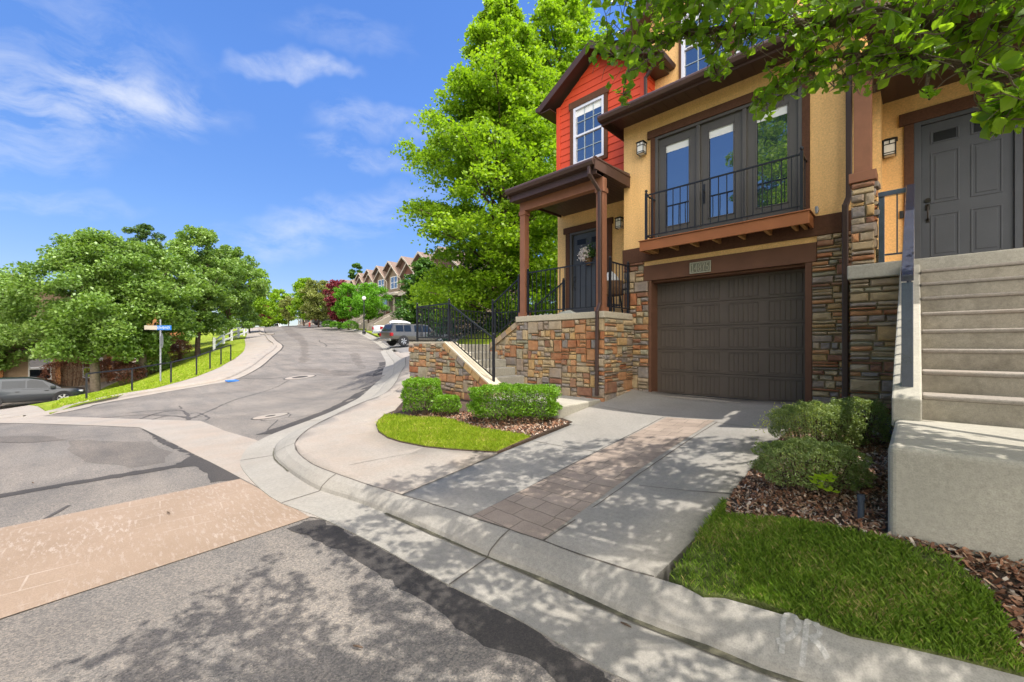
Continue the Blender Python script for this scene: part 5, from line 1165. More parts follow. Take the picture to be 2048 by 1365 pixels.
# the great maple behind the porch, and its companion
b0 = gp(1005, 15.2, -.1); tiered_tree('maple_tree', 'tall bright green maple left of the house, branches layered down to the railing', b0, 13.0, 3.45, 'maple_leaf', 150000, .12, .2, 1, 190, .03, spread=.80, pw=.78, rise=.80)
b0 = gp(1120, 19.0, -.1); tiered_tree('maple_tree', 'tallest bright green maple, behind the porch roof and red gable', b0, 17.0, 3.4, 'maple_leaf', 70000, .15, .22, 2, 120, .10, spread=.9)
conifer('spruce_tree', 'dark blue green spruce under the maple behind the iron railing', gp(945, 16.6, -.1), 3.7, 1.7, 'spruce_needle', 22000, .11, 1, 90, .75)
tiered_tree('maple_tree', 'small dark green maple behind the grey pickup', gp(850, 40.0, -.1), 8.3, 3.0, 'deep_leaf', 26000, .24, .14, 3, 80, .10)
shrub('bush', 'low dark shrub at the foot of the spruce beside the upper railing', gp(1010, 14.5, -.1), (1.6, 1.2, .8), 'deep_leaf', 6000, .06, 9, None, 2.2)
# trees along the far pavement
GT = 'broad green trees along the far pavement'
tree('ash_tree', 'broad green ash on the bank right behind the dark car, trunk forking low', at(190, 791), 10.4, 5.1, 'ash_leaf', 56000, .20, .26, .25, 'spread', 'bark_light', 11, 130, GT, limbs=16, cr=.2)
tree('ash_tree', 'green ash with pale trunk behind the street sign', gp(286, 29, 0), 9.4, 4.0, 'ash_leaf', 28000, .22, .24, .2, 'round', 'bark_light', 12, 100, GT, limbs=10, cr=.21)
tree('ash_tree', 'tall green ash behind the upper end of the handrail', at(395, 714), 10.4, 3.7, 'ash_leaf', 30000, .22, .2, .2, 'oval', 'bark', 13, 110, GT, limbs=12, cr=.21)
tree('ash_tree', 'green ash by the white rail fence', gp(462, 42, 0), 9.6, 3.4, 'ash_leaf', 19000, .25, .2, .16, 'oval', 'bark', 14, 80, GT, limbs=8, cr=.22)
tree('ash_tree', 'yellow green tree past the white fence where the pavement turns', gp(497, 56, 0), 9.0, 3.9, 'lime_leaf', 14000, .32, .2, .14, 'oval', 'bark', 15, 70, GT, limbs=6, cr=.24)
tree('ash_tree', 'green tree at the left edge of the view behind the car roof', gp(-30, 27, .3), 8.2, 3.6, 'ash_leaf', 14000, .24, .2, .2, 'round', 'bark', 16, 80, GT, limbs=8, cr=.22)
tree('pine_tree', 'dark pine crown showing above the ash trees', gp(290, 44, 0), 13.4, 2.9, 'pine_needle', 16000, .34, .2, .3, 'oval', 'bark', 34, 70, None, .3, limbs=5, cr=.22)
tree('plum_tree', 'small dark red tree at the far left bend', gp(520, 75, 0), 4.2, 2.2, 'plum_leaf', 4000, .35, .1, .2, 'round', 'bark', 17, 30, None, limbs=4)
GR = 'street trees along the right side of the hill road'
tree('lime_tree', 'round bright green street tree beside the lamp post', gp(738, 52, 0), 5.9, 2.75, 'bright_leaf', 12000, .2, .11, .26, 'round', 'bark', 21, 60, GR, limbs=8)
tree('lime_tree', 'round bright green street tree left of the lamp post', gp(697, 56, 0), 6.2, 2.5, 'bright_leaf', 9000, .22, .11, .24, 'round', 'bark', 22, 50, GR, limbs=6)
tree('plum_tree', 'dark purple plum tree between the green street trees', gp(678, 60, 0), 7.0, 3.0, 'plum_leaf', 9500, .30, .13, .18, 'vase', 'bark', 23, 60, GR, limbs=8)
tree('pear_tree', 'olive green street tree left of the purple plum', gp(637, 68, 0), 7.6, 3.1, 'olive_leaf', 9000, .34, .13, .18, 'oval', 'bark', 24, 60, GR, limbs=6)
tree('pear_tree', 'bright green street tree left of the olive one', gp(608, 76, 0), 8.8, 3.3, 'lime_leaf', 8000, .38, .13, .15, 'oval', 'bark', 25, 60, GR, limbs=6)
tree('pear_tree', 'yellow green tree straight above the crest of the road', gp(556, 92, 0), 8.2, 3.6, 'lime_leaf', 7000, .45, .13, .12, 'oval', 'bark', 26, 60, GR, limbs=5)
tree('pear_tree', 'tan green thin tree by the crest of the road', gp(577, 86, 0), 6.0, 2.6, 'olive_leaf', 5000, .4, .1, .2, 'vase', 'bark', 27, 40, GR, limbs=5)
tree('pear_tree', 'yellow green tree at the crest, left of the road', gp(535, 98, 0), 6.5, 3.2, 'lime_leaf', 5000, .5, .1, .1, 'round', 'bark', 28, 40, GR, limbs=5)
conifer('pine_tree', 'distant dark tree tip behind the far roofs', gp(620, 150, 0), 20, 4, 'pine_needle', 3000, .9, 7, 40, .6)
tree('pear_tree', 'green tree crown behind the brown row house roofs', gp(712, 98, 0), 14.5, 3, 'deep_leaf', 4000, .6, .2, .2, 'round', 'bark', 29, 30, None, limbs=3)
GB = 'round shrubs on the strip before the row houses'
for i, (px, tt, s_, lab) in enumerate(((658, 61, 1.3, 'round green shrub nearest the parked charcoal car, left of the plum trunk'), (672, 59, 1.2, 'round green shrub right of the plum trunk'), (686, 57, 1.0, 'small round green shrub, third along the strip'), (701, 52, 1.35, 'largest round green shrub, beside the lamp post tree'))):
    shrub('round_shrub', lab, gp(px, tt, 0), (s_*1.5, s_*1.5, s_), 'bright_leaf', 1800, .14, 40+i, GB, 2., stems=False)
GA = 'reddish brown barberry shrubs below the left trees'
for i, (px, tt, s_, lab) in enumerate(((140, 30, 2.3, 'large reddish brown barberry behind the dark car bonnet'), (232, 31, 1.9, 'reddish brown shrub between the ash trunk and the pale trunk'), (255, 28, 1.5, 'low reddish shrub right of the ash trunk'), (330, 33, 1.8, 'dark reddish shrub behind the street sign pole'), (352, 36, 1.7, 'brown shrub near the tall ash trunk'))):
    shrub('barberry_shrub', lab, gp(px, tt, 0), (s_*1.5, s_*1.3, s_), 'barberry_leaf', 3500, .11, 60+i, GA, 2.)
shrub('bush', 'green bush behind the street sign pole', gp(308, 30, 0), (2.4, 2, 1.7), 'ash_leaf', 3500, .14, 71, None, 2.)
# reflected across the street: trees behind the viewer
tree('maple_tree', 'bright green maple across the street, mirrored in the balcony doors', (-4.6, -9.2, Gz(-4.6, -9.2)), 13.5, 3.4, 'lime_leaf', 42000, .16, .2, .12, 'oval', 'bark', 31, 110, None, limbs=8, cr=.22)
tree('maple_tree', 'dark green maple across the street behind the camera', (3.5, -13, Gz(3.5, -13)), 11, 4.2, 'ash_leaf', 16000, .22, .2, .12, 'oval', 'bark', 32, 80, None, limbs=8, cr=.24)
tree('maple_tree', 'smaller green maple across the street, mirrored low in the balcony doors', (-9.6, -9.0, Gz(-9.6, -9.0)), 8.5, 2.8, 'lime_leaf', 18000, .16, .16, .12, 'oval', 'bark', 33, 80, None, limbs=8, cr=.22)
# ------------------------------------------------------------------ the pear whose boughs hang over the drive
TB = np.array([2.15, 3.55, Gz(2.15, 3.55)+LOT]); PT = thing('pear_tree', 'old ornamental pear on the right whose leafy boughs hang over the driveway', 'tree', tuple(TB))
MASK = [(1165,-900),(1158,105),(1185,150),(1225,188),(1240,216),(1264,214),(1276,150),(1330,140),(1345,95),(1400,100),(1412,168),(1452,166),(1470,118),(1530,118),(1500,200),(1490,252),(1530,260),(1570,204),(1640,188),(1700,196),(1752,190),(1790,150),(1830,172),(1850,206),(1890,190),(1900,135),(1940,190),(1950,258),(1985,288),(2022,274),(2100,255),(2100,-900)]
def keep(P):
    t = -P[:, 0]*S_+P[:, 1]*C_; r = P[:, 0]*C_+P[:, 1]*S_; ok = t > .05; tt = np.where(ok, t, 1.)
    px = 1024+F*r/tt; py = HOR-F*(P[:, 2]-ZC)/tt
    inframe = ok & (px > -60) & (px < 2108) & (py > -40) & (py < 1400)
    return (~inframe) | inside(px, py, MASK)
wood = MB(); tw = MB(); LP_ = []; fork = TB+[0, 0, 2.05]
wood.tube([tuple(TB+[0, 0, -.2]), tuple(TB+[.0, 0, .3]), tuple(TB+[-.03, .02, 1.2]), tuple(fork)], [.20, .155, .135, .13], 10)
def limb(pts, r0, r1):
    P = catmull(pts, .12); rr_ = np.linspace(r0, r1, len(P))*(1+.12*NR.random(len(P))); Q = P+NR.normal(0, .008, P.shape)
    wood.tube([tuple(q) for q in Q], list(rr_), 7); return Q
def spray(p, d, ln, nl, leaf):
    """a twig with leaves on stalks; leaves and twigs that stray below the boughs are pruned"""
    d = unit(np.asarray(d, float)); pts = [p]; q = p.copy(); dd = d.copy()
    for i in range(5):
        dd = unit(dd+NR.normal(0, .22, 3)+np.array([0, 0, -.06])); q = q+dd*ln/5; pts.append(q)
    pts = np.array(pts); k = keep(pts)
    if not k.all(): pts = pts[:max(1, int(np.argmin(k)))]
    if len(pts) > 1: tw.tube([tuple(a) for a in pts], list(np.linspace(.0045, .0016, len(pts))), 4, cap=False)
    i = NR.integers(0, len(pts), nl); c = pts[i]+unit(NR.normal(0, 1, (nl, 3))+np.array([0, 0, -.25]))*NR.uniform(.025, .075, (nl, 1)); LP_.append(c)
g3 = lambda x, y, t: pl(x, y, t=t)
vis = [([fork, g3(2140,20,2.0), g3(1960,70,2.15), g3(1800,20,2.35), g3(1640,45,2.6), g3(1480,60,2.9), g3(1330,75,3.15), g3(1215,85,3.3)], .075, .010),
       ([fork, g3(2120,160,1.85), g3(2000,150,2.0), g3(1860,120,2.2), g3(1720,110,2.45), g3(1600,130,2.7), g3(1525,200,2.9)], .055, .007),
       ([fork, g3(2120,150,1.6), g3(2050,190,1.65), g3(1990,235,1.75)], .04, .006),
       ([fork, g3(2100,-120,2.3), g3(1850,-70,2.5), g3(1600,-40,2.8), g3(1400,-10,3.1), g3(1260,-30,3.4)], .07, .01),
       ([g3(1480,60,2.9), g3(1420,110,2.9), g3(1435,150,2.9)], .012, .004), ([g3(1330,75,3.15), g3(1270,110,3.1), g3(1246,190,3.05)], .012, .003), ([g3(1860,120,2.2), g3(1850,170,2.15), g3(1868,195,2.1)], .012, .004), ([g3(1720,110,2.45), g3(1690,150,2.5), g3(1665,180,2.55)], .012, .004)]
for pts, r0, r1 in vis:
    Q = limb(pts, r0, r1)
    for i in range(2 if len(pts) < 4 else 6, len(Q)):
        for _ in range(11 if len(pts) > 3 else 6):
            d = NR.normal(0, 1, 3)*[1, 1, .8]+[0, 0, -.1]; spray(Q[i], d, R.uniform(.15, .42), R.randint(4, 7), .06)
# boughs overhead: they shade the street, the kerb and the lawn
shadow_px = [(150,1365),(300,1275),(450,1195),(600,1095),(690,1035),(760,995),(850,950),(960,922),(1100,905),(1270,895),(1400,895),(1540,900),(1700,1000),(1772,1060),(2048,1200),(2048,1365)]
SP = A(shadow_px, .05); SP = SP[:-1]+[np.array([1.6, 2.9]), np.array([2.0, .8]), np.array([.8, -.6]), np.array([-1.2, -.4])]
sun_ = np.array([.28, .136, 1.]); groups = []
pts = scatter([tuple(p) for p in SP], 820)
for s in pts:
    if abs(math.sin(s[0]*2.7+.7)*math.sin(s[1]*3.1+.3)) < .085 or R.random() < .06: continue
    h = R.uniform(2.7, 3.6); 
    for _ in range(30):
        c = np.array([s[0], s[1], -.45])+sun_*h; t = -c[0]*S_+c[1]*C_; r = c[0]*C_+c[1]*S_
        if t < .15 or (c[2]-ZC)/t > .90 or abs(r/t) > 1.35: break
        h += .25
    groups.append(c)
groups = np.array(groups)
cent = groups[NR.permutation(len(groups))[:16]]
for _ in range(6):
    a_ = np.argmin(np.linalg.norm(groups[:, None]-cent[None], axis=-1), 1); cent = np.array([groups[a_ == k].mean(0) if (a_ == k).any() else cent[k] for k in range(len(cent))])
for k in range(len(cent)):
    mem = groups[a_ == k]
    if not len(mem): continue
    mid = fork*.5+cent[k]*.5+np.array([0, 0, .35]); Q = limb([fork, fork*.8+mid*.2+[0, 0, .2], mid, cent[k]], .06, .012)
    for c in mem:
        wood.tube([tuple(Q[min(len(Q)-1, int(len(Q)*R.uniform(.65, 1)))]), tuple(c*.5+cent[k]*.5+[0, 0, .05]), tuple(c)], [.01, .007, .003], 5)
        for _ in range(4): spray(c+NR.normal(0, .10, 3), NR.normal(0, 1, 3), R.uniform(.15, .34), 13, .06)
LPn = np.concatenate(LP_); LPn = LPn[keep(LPn)]
Vq = leafquads(LPn, .068, .72, .25, NR, .6)
ok = np.all([keep(Vq[:, i]) for i in (0, 2)], axis=0); Vq = Vq[ok]
# six-point leaves: split each blade along its rib with a slight fold
n_ = len(Vq); a0, s1, tp, s2 = Vq[:, 0], Vq[:, 1], Vq[:, 2], Vq[:, 3]
m1 = a0*.45+tp*.55; L1 = np.stack([a0, s1, s1*.45+tp*.55+(s1-m1)*.25, tp], 1); L2 = np.stack([a0, tp, s2*.45+tp*.55+(s2-m1)*.25, s2], 1)
vv = shade(LPn, n_); fastmesh('crown', np.concatenate([L1, L2])-WL[PT.name], None, np.concatenate([vv, vv]), MATS['pear_leaf'], PT)
wood.build('trunk', MATS['bark'], PT, smooth=True); tw.build('twigs', MATS['bark_light'], PT)
# ------------------------------------------------------------------ vehicles (local: x forward, y left, z up)
def loft(st, name, mat, parent):
    """st: (x, z_low, z_high, half width) stations of a car's lower body"""
    b = MB(); k = None
    for x, zl, zh, w in st:
        h = zh-zl; sec = [(0, zl), (w*.84, zl), (w*.96, zl+h*.12), (w, zl+h*.42), (w*.985, zl+h*.72), (w*.93, zh-h*.05), (w*.78, zh), (0, zh+.025)]
        full = sec+[(-y, z) for y, z in sec[-2:0:-1]]; k = len(full); b.v += [(x, y, z) for y, z in full]
    n = len(st)
    for i in range(n-1):
        for j in range(k): b.f.append([i*k+j, i*k+(j+1) % k, (i+1)*k+(j+1) % k, (i+1)*k+j])
    b.f += [list(range(k)), list(range((n-1)*k, n*k))[::-1]]; b.a = [0.]*len(b.f)
    return b
def vehicle(name, label, cat, o, rz, paint, kind, group=None, glassm='car_glass'):
    t = thing(name, label, cat, tuple(o), group, rz)
    if kind == 'suv':
        body = loft([(-2.27, .55, .95, .70), (-2.22, .42, 1.02, .84), (-1.9, .32, 1.06, .91), (-.6, .27, 1.03, .93), (.8, .27, .98, .93), (1.35, .28, .97, .92), (1.9, .30, .92, .89), (2.15, .34, .84, .80), (2.27, .42, .72, .62)], 'body', paint, t)
        gh = [(-2.12, 1.04, .78, 1.06), (-1.75, 1.04, .80, 1.56), (-1.0, 1.02, .82, 1.655), (.0, 1.0, .82, 1.64), (.55, .98, .81, 1.53), (1.30, .97, .80, .985)]
        wins = [(-1.72, -1.02), (-.96, -.10), (-.04, .98)]; ax = (-1.36, 1.38); wr = .365; roofw = .60
    elif kind == 'canopy':
        body = loft([(-2.95, .62, 1.10, .86), (-2.90, .52, 1.14, .95), (-1.2, .45, 1.14, .98), (.0, .42, 1.14, .985), (1.2, .42, 1.14, .985), (1.5, .43, 1.15, .975), (2.4, .46, 1.10, .95), (2.75, .5, 1.04, .90), (2.88, .58, .92, .84)], 'body', paint, t)
        gh = [(-2.92, 1.13, .88, 1.16), (-2.62, 1.13, .86, 1.80), (-1.2, 1.14, .86, 1.86), (-1.0, 1.14, .86, 1.87), (.3, 1.14, .86, 1.89), (.65, 1.14, .85, 1.84), (1.42, 1.14, .85, 1.16)]
        wins = [(-2.45, -1.78), (-1.70, -1.05), (-.72, .02), (.08, 1.10)]; ax = (-1.85, 1.80); wr = .40; roofw = .70
    else:
        body = loft([(-2.90, .62, 1.12, .90), (-2.86, .52, 1.20, .97), (-1.2, .45, 1.20, .99), (.0, .42, 1.18, .99), (1.2, .42, 1.16, .985), (1.5, .43, 1.15, .975), (2.4, .46, 1.10, .95), (2.75, .5, 1.04, .90), (2.88, .58, .92, .84)], 'body', paint, t)
        gh = [(-1.05, 1.18, .86, 1.20), (-.95, 1.18, .86, 1.82), (.3, 1.16, .86, 1.89), (.65, 1.15, .85, 1.84), (1.42, 1.14, .85, 1.16)]
        wins = [(-.78, .02), (.08, 1.10)]; ax = (-1.85, 1.80); wr = .40; roofw = .70
    n = len(gh); s0 = len(body.v)
    for x, zb, w, zt in gh:
        tw_ = w-(w-roofw)*max(0, (zt-zb))/.68
        body.v += [(x, w, zb-.03), (x, w*.99, zb+.02), (x, tw_+.02, zt-.05 if zt > zb+.1 else zb+.015), (x, tw_*.86, zt), (x, 0, zt+.02), (x, -tw_*.86, zt), (x, -tw_-.02, zt-.05 if zt > zb+.1 else zb+.015), (x, -w*.99, zb+.02), (x, -w, zb-.03)]
    for i in range(n-1):
        for j in range(8): body.f.append([s0+i*9+j, s0+i*9+j+1, s0+(i+1)*9+j+1, s0+(i+1)*9+j]); body.a.append(0.)
    bo = body.build('body', MATS[paint], t, smooth=True, local=True)
    md = bo.modifiers.new('edge', 'EDGE_SPLIT'); md.split_angle = .75
    def gz(x, f, what):
        xs = [g[0] for g in gh]; zb = np.interp(x, xs, [g[1] for g in gh]); w = np.interp(x, xs, [g[2] for g in gh]); zt = np.interp(x, xs, [g[3] for g in gh])
        tw_ = w-(w-roofw)*max(0, zt-zb)/.68; z = zb+.03+(max(zt-.075, zb+.04)-zb-.03)*f; y = w*.99+(tw_+.02-w*.99)*f
        return y+.006, z
    for a, b_ in wins:
        for sd in (1, -1):
            g = MB(); xs = np.linspace(a, b_, 6); lo_ = [(x, sd*gz(x, .06, 0)[0], gz(x, .06, 0)[1]) for x in xs]; hi = [(x, sd*gz(x, .94, 0)[0], gz(x, .94, 0)[1]) for x in xs]
            g.add(lo_+hi, [(i, i+1, i+7, i+6) for i in range(5)]); g.build('side_window', MATS[glassm], t, local=True)
    def cross(i, j, f0, f1, nm, off):
        (xa, za, wa, ta), (xb, zb_, wb, tb) = gh[i], gh[j]; g = MB(); P = []
        for f in (f0, f1): P.append((xa+(xb-xa)*f+off, ta+(tb-ta)*f+.016, (wa*(1-f)+roofw*f) if tb > ta else (roofw*(1-f)+wb*f)))
        g.add([(P[0][0], P[0][2]*.84, P[0][1]), (P[0][0], -P[0][2]*.84, P[0][1]), (P[1][0], -P[1][2]*.84, P[1][1]), (P[1][0], P[1][2]*.84, P[1][1])], [(0, 1, 2, 3)]); g.build(nm, MATS[glassm], t, local=True)
    cross(n-2, n-1, .1, .93, 'windscreen', .012); cross(0, 1, .12, .88, 'rear_window', -.014)
    for x in ax:
        for sd in (1, -1):
            W0 = (.93 if kind == 'suv' else .985)*sd
            ar = MB(); ar.v = []; P = [(x+(wr+.075)*math.cos(a), W0+sd*.004, wr+(wr+.075)*math.sin(a)) for a in np.linspace(-.35, PI+.35, 18)]; Q = [(p[0], W0-sd*.28, p[2]) for p in P]
            ar.add(P+Q, [tuple(range(18)), tuple(range(18, 36))]+[(i, i+1, i+19, i+18) for i in range(17)]); ar.build('wheel_arch', MATS['black_plastic'], t, local=True)
            def ring(prof, nn=22):
                b = MB(); b.v = [(x+r*math.cos(2*PI*j/nn), W0+sd*yy, wr+r*math.sin(2*PI*j/nn)) for r, yy in prof for j in range(nn)]; k = len(prof)
                b.f = [[i*nn+j, i*nn+(j+1) % nn, (i+1)*nn+(j+1) % nn, (i+1)*nn+j] for i in range(k-1) for j in range(nn)]+[list(range(nn)), list(range((k-1)*nn, k*nn))]; b.a = [0.]*len(b.f); return b
            ty = ring([(wr*.5, -.2), (wr*.97, -.2), (wr, -.16), (wr, -.02), (wr*.95, .015), (wr*.70, .018)]).build('wheel', MATS['tyre'], t, smooth=False, local=True)
            rm = ring([(wr*.69, .012), (wr*.66, .020), (wr*.62, .004)]); 
            for k in range(6):
                a = k*PI/3+.3; rm.bar((x+wr*.12*math.cos(a), W0+sd*.018, wr+wr*.12*math.sin(a)), (x+wr*.64*math.cos(a), W0+sd*.02, wr+wr*.64*math.sin(a)), .075, .02, up=(0, 1, 0))
            rm.build('rim', MATS['alloy'], ty, local=True)
            hb = ring([(wr*.62, .0045), (wr*.2, .0055)]); hb.build('hub_well', MATS['black_plastic'], ty, local=True)
    zr = .95 if kind != 'suv' else .92; xr = gh[0][0] if kind == 'suv' else -2.93
    for sd in (1, -1):
        b = MB(); b.box(xr-.03 if kind != 'suv' else -2.24, xr+.16, sd*.70, sd*(.90 if kind == 'suv' else .965), zr-.13, zr+.13); b.build('tail_light', MATS['tail_red'], t, bev=.02, local=True)
        b = MB(); b.box(1.98 if kind == 'suv' else 2.55, 2.20 if kind == 'suv' else 2.86, sd*.52, sd*.82, .70 if kind == 'suv' else .84, .80 if kind == 'suv' else 1.0); b.build('headlight', MATS['headlight'], t, bev=.02, local=True)
        b = MB(); b.box(.86 if kind == 'suv' else .98, 1.08 if kind == 'suv' else 1.16, sd*.92, sd*1.10, 1.0 if kind == 'suv' else 1.16, 1.15 if kind == 'suv' else 1.36); b.build('mirror', MATS[paint], t, bev=.03, local=True)
        for xh in ((-.35, .75) if kind == 'suv' else (-.1, .9)): b = MB(); b.box(xh-.12, xh+.05, sd*.915 if kind == 'suv' else sd*.975, sd*.945 if kind == 'suv' else sd*1.005, .86 if kind == 'suv' else .98, .89 if kind == 'suv' else 1.01); b.build('door_handle', MATS['black_plastic'] if kind == 'suv' else MATS[paint], t, local=True)
    b = MB(); b.box(-2.30 if kind == 'suv' else -3.05, -2.20 if kind == 'suv' else -2.88, -.82, .82, .42, .62); b.build('rear_bumper', MATS['black_plastic'] if kind == 'suv' else MATS['chrome'], t, bev=.03, local=True)
    b = MB(); b.box(2.16 if kind == 'suv' else 2.84, 2.30 if kind == 'suv' else 2.98, -.74, .74, .38, .58); b.build('front_bumper', MATS['black_plastic'] if kind == 'suv' else MATS['chrome'], t, bev=.03, local=True)
    return t
cz = lambda x, y, d=.0: (x, y, Gz(x, y)+d)
vehicle('parked_suv', 'dark blue grey crossover parked at the left edge below the grass bank', 'car', cz(-37.2, -2.5, .16), PI/2, 'paint_darkblue', 'suv', 'parked cars')
vehicle('pickup_truck', 'grey pickup with a matching canopy parked beyond the wing wall', 'pickup', cz(-31.05, 19.85, .06), PI/2, 'paint_grey', 'canopy', 'parked cars')
pod = MB(); pod.v = []
for i, (x, w, h) in enumerate(((-1.0, .10, .02), (-.9, .30, .16), (-.3, .40, .24), (.4, .36, .2), (.85, .2, .10), (.95, .06, .03))):
    pod.v += [(x, -w, 0), (x, -w*.9, h*.6), (x, -w*.5, h), (x, w*.5, h), (x, w*.9, h*.6), (x, w, 0)]
pod.f = [[i*6+j, i*6+j+1, (i+1)*6+j+1, (i+1)*6+j] for i in range(5) for j in range(5)]+[[i*6+5, i*6, (i+1)*6, (i+1)*6+5] for i in range(5)]; pod.a = [0.]*len(pod.f)
po = pod.build('roof_box', MATS['paint_white'], smooth=True); po.rotation_euler[2] = PI/2; po.location = (-31.05, 18.3, Gz(-31.05, 19.85)+1.97); tag(po, 'white cargo box lying on the roof of the grey pickup', 'roof box')
vehicle('pickup_truck', 'white pickup with an open bed parked behind the grey one', 'pickup', cz(-38.6, 23.0, .06), PI/2, 'paint_white', 'bed', 'parked cars')
p = gp(652, 76, .05); vehicle('parked_suv', 'charcoal SUV parked far up the street before the row houses', 'car', p, PI/2, 'paint_charcoal', 'suv', 'parked cars')
p = gp(553, 101, 0); vehicle('parked_car', 'white car half hidden by the crest of the road', 'car', (p[0], p[1], Gz(p[0], p[1])-.45), PI*.95, 'paint_white', 'suv', 'parked cars')
# ------------------------------------------------------------------ row houses
def row_house(name, label, o, wall, upper, garage_left=True, group='brown row houses up the hill', rz=0.):
    t = thing(name, label, 'house', tuple(o), group, rz); hw = 3.05
    b = MB(); b.box(-hw, hw, 0, 10, -1.5, 4.4); b.build('lower_wall', MATS[wall], t, local=True)
    b = MB(); b.prism([(-hw, 4.4), (hw, 4.4), (hw, 6.7), (0, 9.0), (-hw, 6.7)], 'y', .4, 10); b.build('upper_wall', MATS[upper], t, local=True)
    b = MB(); b.prism([(-2.9, 4.4), (-.2, 4.4), (-.2, 6.6), (-1.55, 7.9), (-2.9, 6.6)], 'y', -.3, .5); b.build('bay_wall', MATS['far_tan' if upper != 'far_tan' else 'far_rust'], t, local=True)
    r = MB()
    for a in (-hw-.35, hw+.35): r.hexa([(a, -.1, 6.50), (0, -.1, 8.98), (0, 10.2, 8.98), (a, 10.2, 6.50), (a, -.1, 6.64), (0, -.1, 9.14), (0, 10.2, 9.14), (a, 10.2, 6.64)])
    for a in (-3.2, .1): r.hexa([(a, -.7, 6.42), (-1.55, -.7, 7.88), (-1.55, .6, 7.88), (a, .6, 6.42), (a, -.7, 6.52), (-1.55, -.7, 8.0), (-1.55, .6, 8.0), (a, .6, 6.52)])
    r.marks = [r.calls[0], r.calls[2]]; ro = r.parts('roof', MATS['far_roof'], t, local=True)[0]
    f = MB()
    for a in (-hw-.35, hw+.35): f.hexa([(a, -.14, 6.44), (0, -.14, 8.92), (0, -.1, 8.92), (a, -.1, 6.44), (a, -.14, 6.66), (0, -.14, 9.16), (0, -.1, 9.16), (a, -.1, 6.66)])
    for a in (-3.2, .1): f.hexa([(a, -.74, 6.36), (-1.55, -.74, 7.84), (-1.55, -.7, 7.84), (a, -.7, 6.36), (a, -.74, 6.54), (-1.55, -.74, 8.02), (-1.55, -.7, 8.02), (a, -.7, 6.54)])
    f.parts('fascia', MATS['far_cream'], ro, local=True)
    s = MB(); s.prism([(-1.0, 4.0), (-1.0, 4.18), (.42, 4.9), (.42, 4.4)], 'x', -hw, .4); s.prism([(-1.9, 3.7), (-1.9, 3.9), (.2, 4.3), (.2, 3.9)], 'x', .5, hw); s.parts('skirt_roof', MATS['far_cream'], t, local=True)
    for x0, x1, z0, z1, y in ((-2.3, -1.5, 5.0, 6.5, -.3), (-1.4, -.7, 5.0, 6.5, -.3), (.8, 1.9, 5.2, 6.6, .4)):
        w = MB(); w.box(x0-.07, x1+.07, y-.05, y, z0-.07, z0); w.box(x0-.07, x1+.07, y-.05, y, z1, z1+.07); w.box(x0-.07, x0, y-.05, y, z0, z1); w.box(x1, x1+.07, y-.05, y, z0, z1); w.box(x0, x1, y-.045, y, (z0+z1)/2-.03, (z0+z1)/2+.03); wo = w.build('window_frame', MATS['white_paint'], t, local=True)
        g = MB(); g.box(x0, x1, y-.02, y-.005, z0, z1); g.build('pane', MATS['pane_dark'], wo, local=True)
    w = MB(); w.box(-2.7, -.2, -.03, 0, -.2, 2.1); w.build('garage_door', MATS['garage_paint'], t, local=True)
    w = MB(); w.box(-2.6, -.4, -.04, 0, 2.7, 3.9); w.build('front_window', MATS['pane_dark'], t, local=True)
    w = MB(); w.box(.5, hw, -1.7, 0, -1.0, 1.55); w.build('porch_base', MATS['far_rust'], t, local=True)
    for x in (.62, 2.85): c = MB(); c.box(x-.1, x+.1, -1.65, -1.45, 1.55, 3.75); c.build('porch_column', MATS['far_cream'], t, local=True)
    w = MB(); w.box(1.2, 2.1, -.04, 0, 1.56, 3.6); w.build('front_door', MATS['grey_door'], t, local=True)
    w = MB(); w.prism([(-1.7, 1.7), (-5.2, -.1), (-5.2, -1.2), (-1.7, -1.2)], 'x', .5, .75); w.prism([(-1.7, 1.7), (-5.2, -.1), (-5.2, -1.2), (-1.7, -1.2)], 'x', 2.2, 2.45); w.prism([(-1.7, 1.5), (-5.0, -.3), (-5.0, -1.2), (-1.7, -1.2)], 'x', .75, 2.2); w.parts('porch_steps', MATS['concrete_walk'], t, local=True)
    d = MB(); d.bar((.05, -.72, 6.4), (.18, -.36, 6.15), .09); d.bar((.18, -.36, 6.15), (.18, -.36, 4.6), .09); d.build('downspout', MATS['far_cream'], t, local=True)
    return t
specs = [(-2, 'far_tan', 'far_brown'), (-1, 'far_brown', 'far_tan'), (0, 'far_tan', 'far_brown'), (1, 'far_blue', 'far_brown'), (2, 'far_brown', 'far_blue'), (3, 'far_tan', 'far_rust'), (4, 'far_brown', 'far_tan')]
names = {-2: 'nearest tan row house, hidden behind the small maple', -1: 'brown row house with tan gable just behind the small maple', 0: 'tan and brown row house at the near end of the visible roofs', 1: 'blue grey and brown row house, second visible gable from the right', 2: 'row house with blue grey upper wall, third visible gable', 3: 'tan row house with rust upper wall, fourth visible gable', 4: 'brown row house with tan upper wall behind the purple plum'}
for k, a, b_ in specs:
    X, Y = -48.7-6.14*k, 28.9+1.41*k
    row_house('row_house', names[k], (X, Y, Gz(-48.7-6.14*k, 28.9+1.41*k)+.35), a, b_)
far = row_house('row_house', 'first row house beyond the plum tree with a red brown roof', (-86, 37, Gz(-86, 37)+.2), 'far_tan', 'far_brown', group='distant row houses near the crest')
for k, lab in enumerate(('second distant row house past the plum tree', 'third distant row house past the plum tree', 'fourth distant row house, roof above the olive tree')):
    x, y = -92.2-6.1*k, 38.2+1.2*k; dup(far, (x, y, Gz(x, y)+.2), label=lab, group='distant row houses near the crest')
for k, lab in enumerate(('row house roof just right of the crest', 'farthest row house roof, left of the others at the crest')):
    x, y = -124-6.3*k, 43+1.4*k; dup(far, (x, y, Gz(x, y)-.2), label=lab, group='distant row houses near the crest')
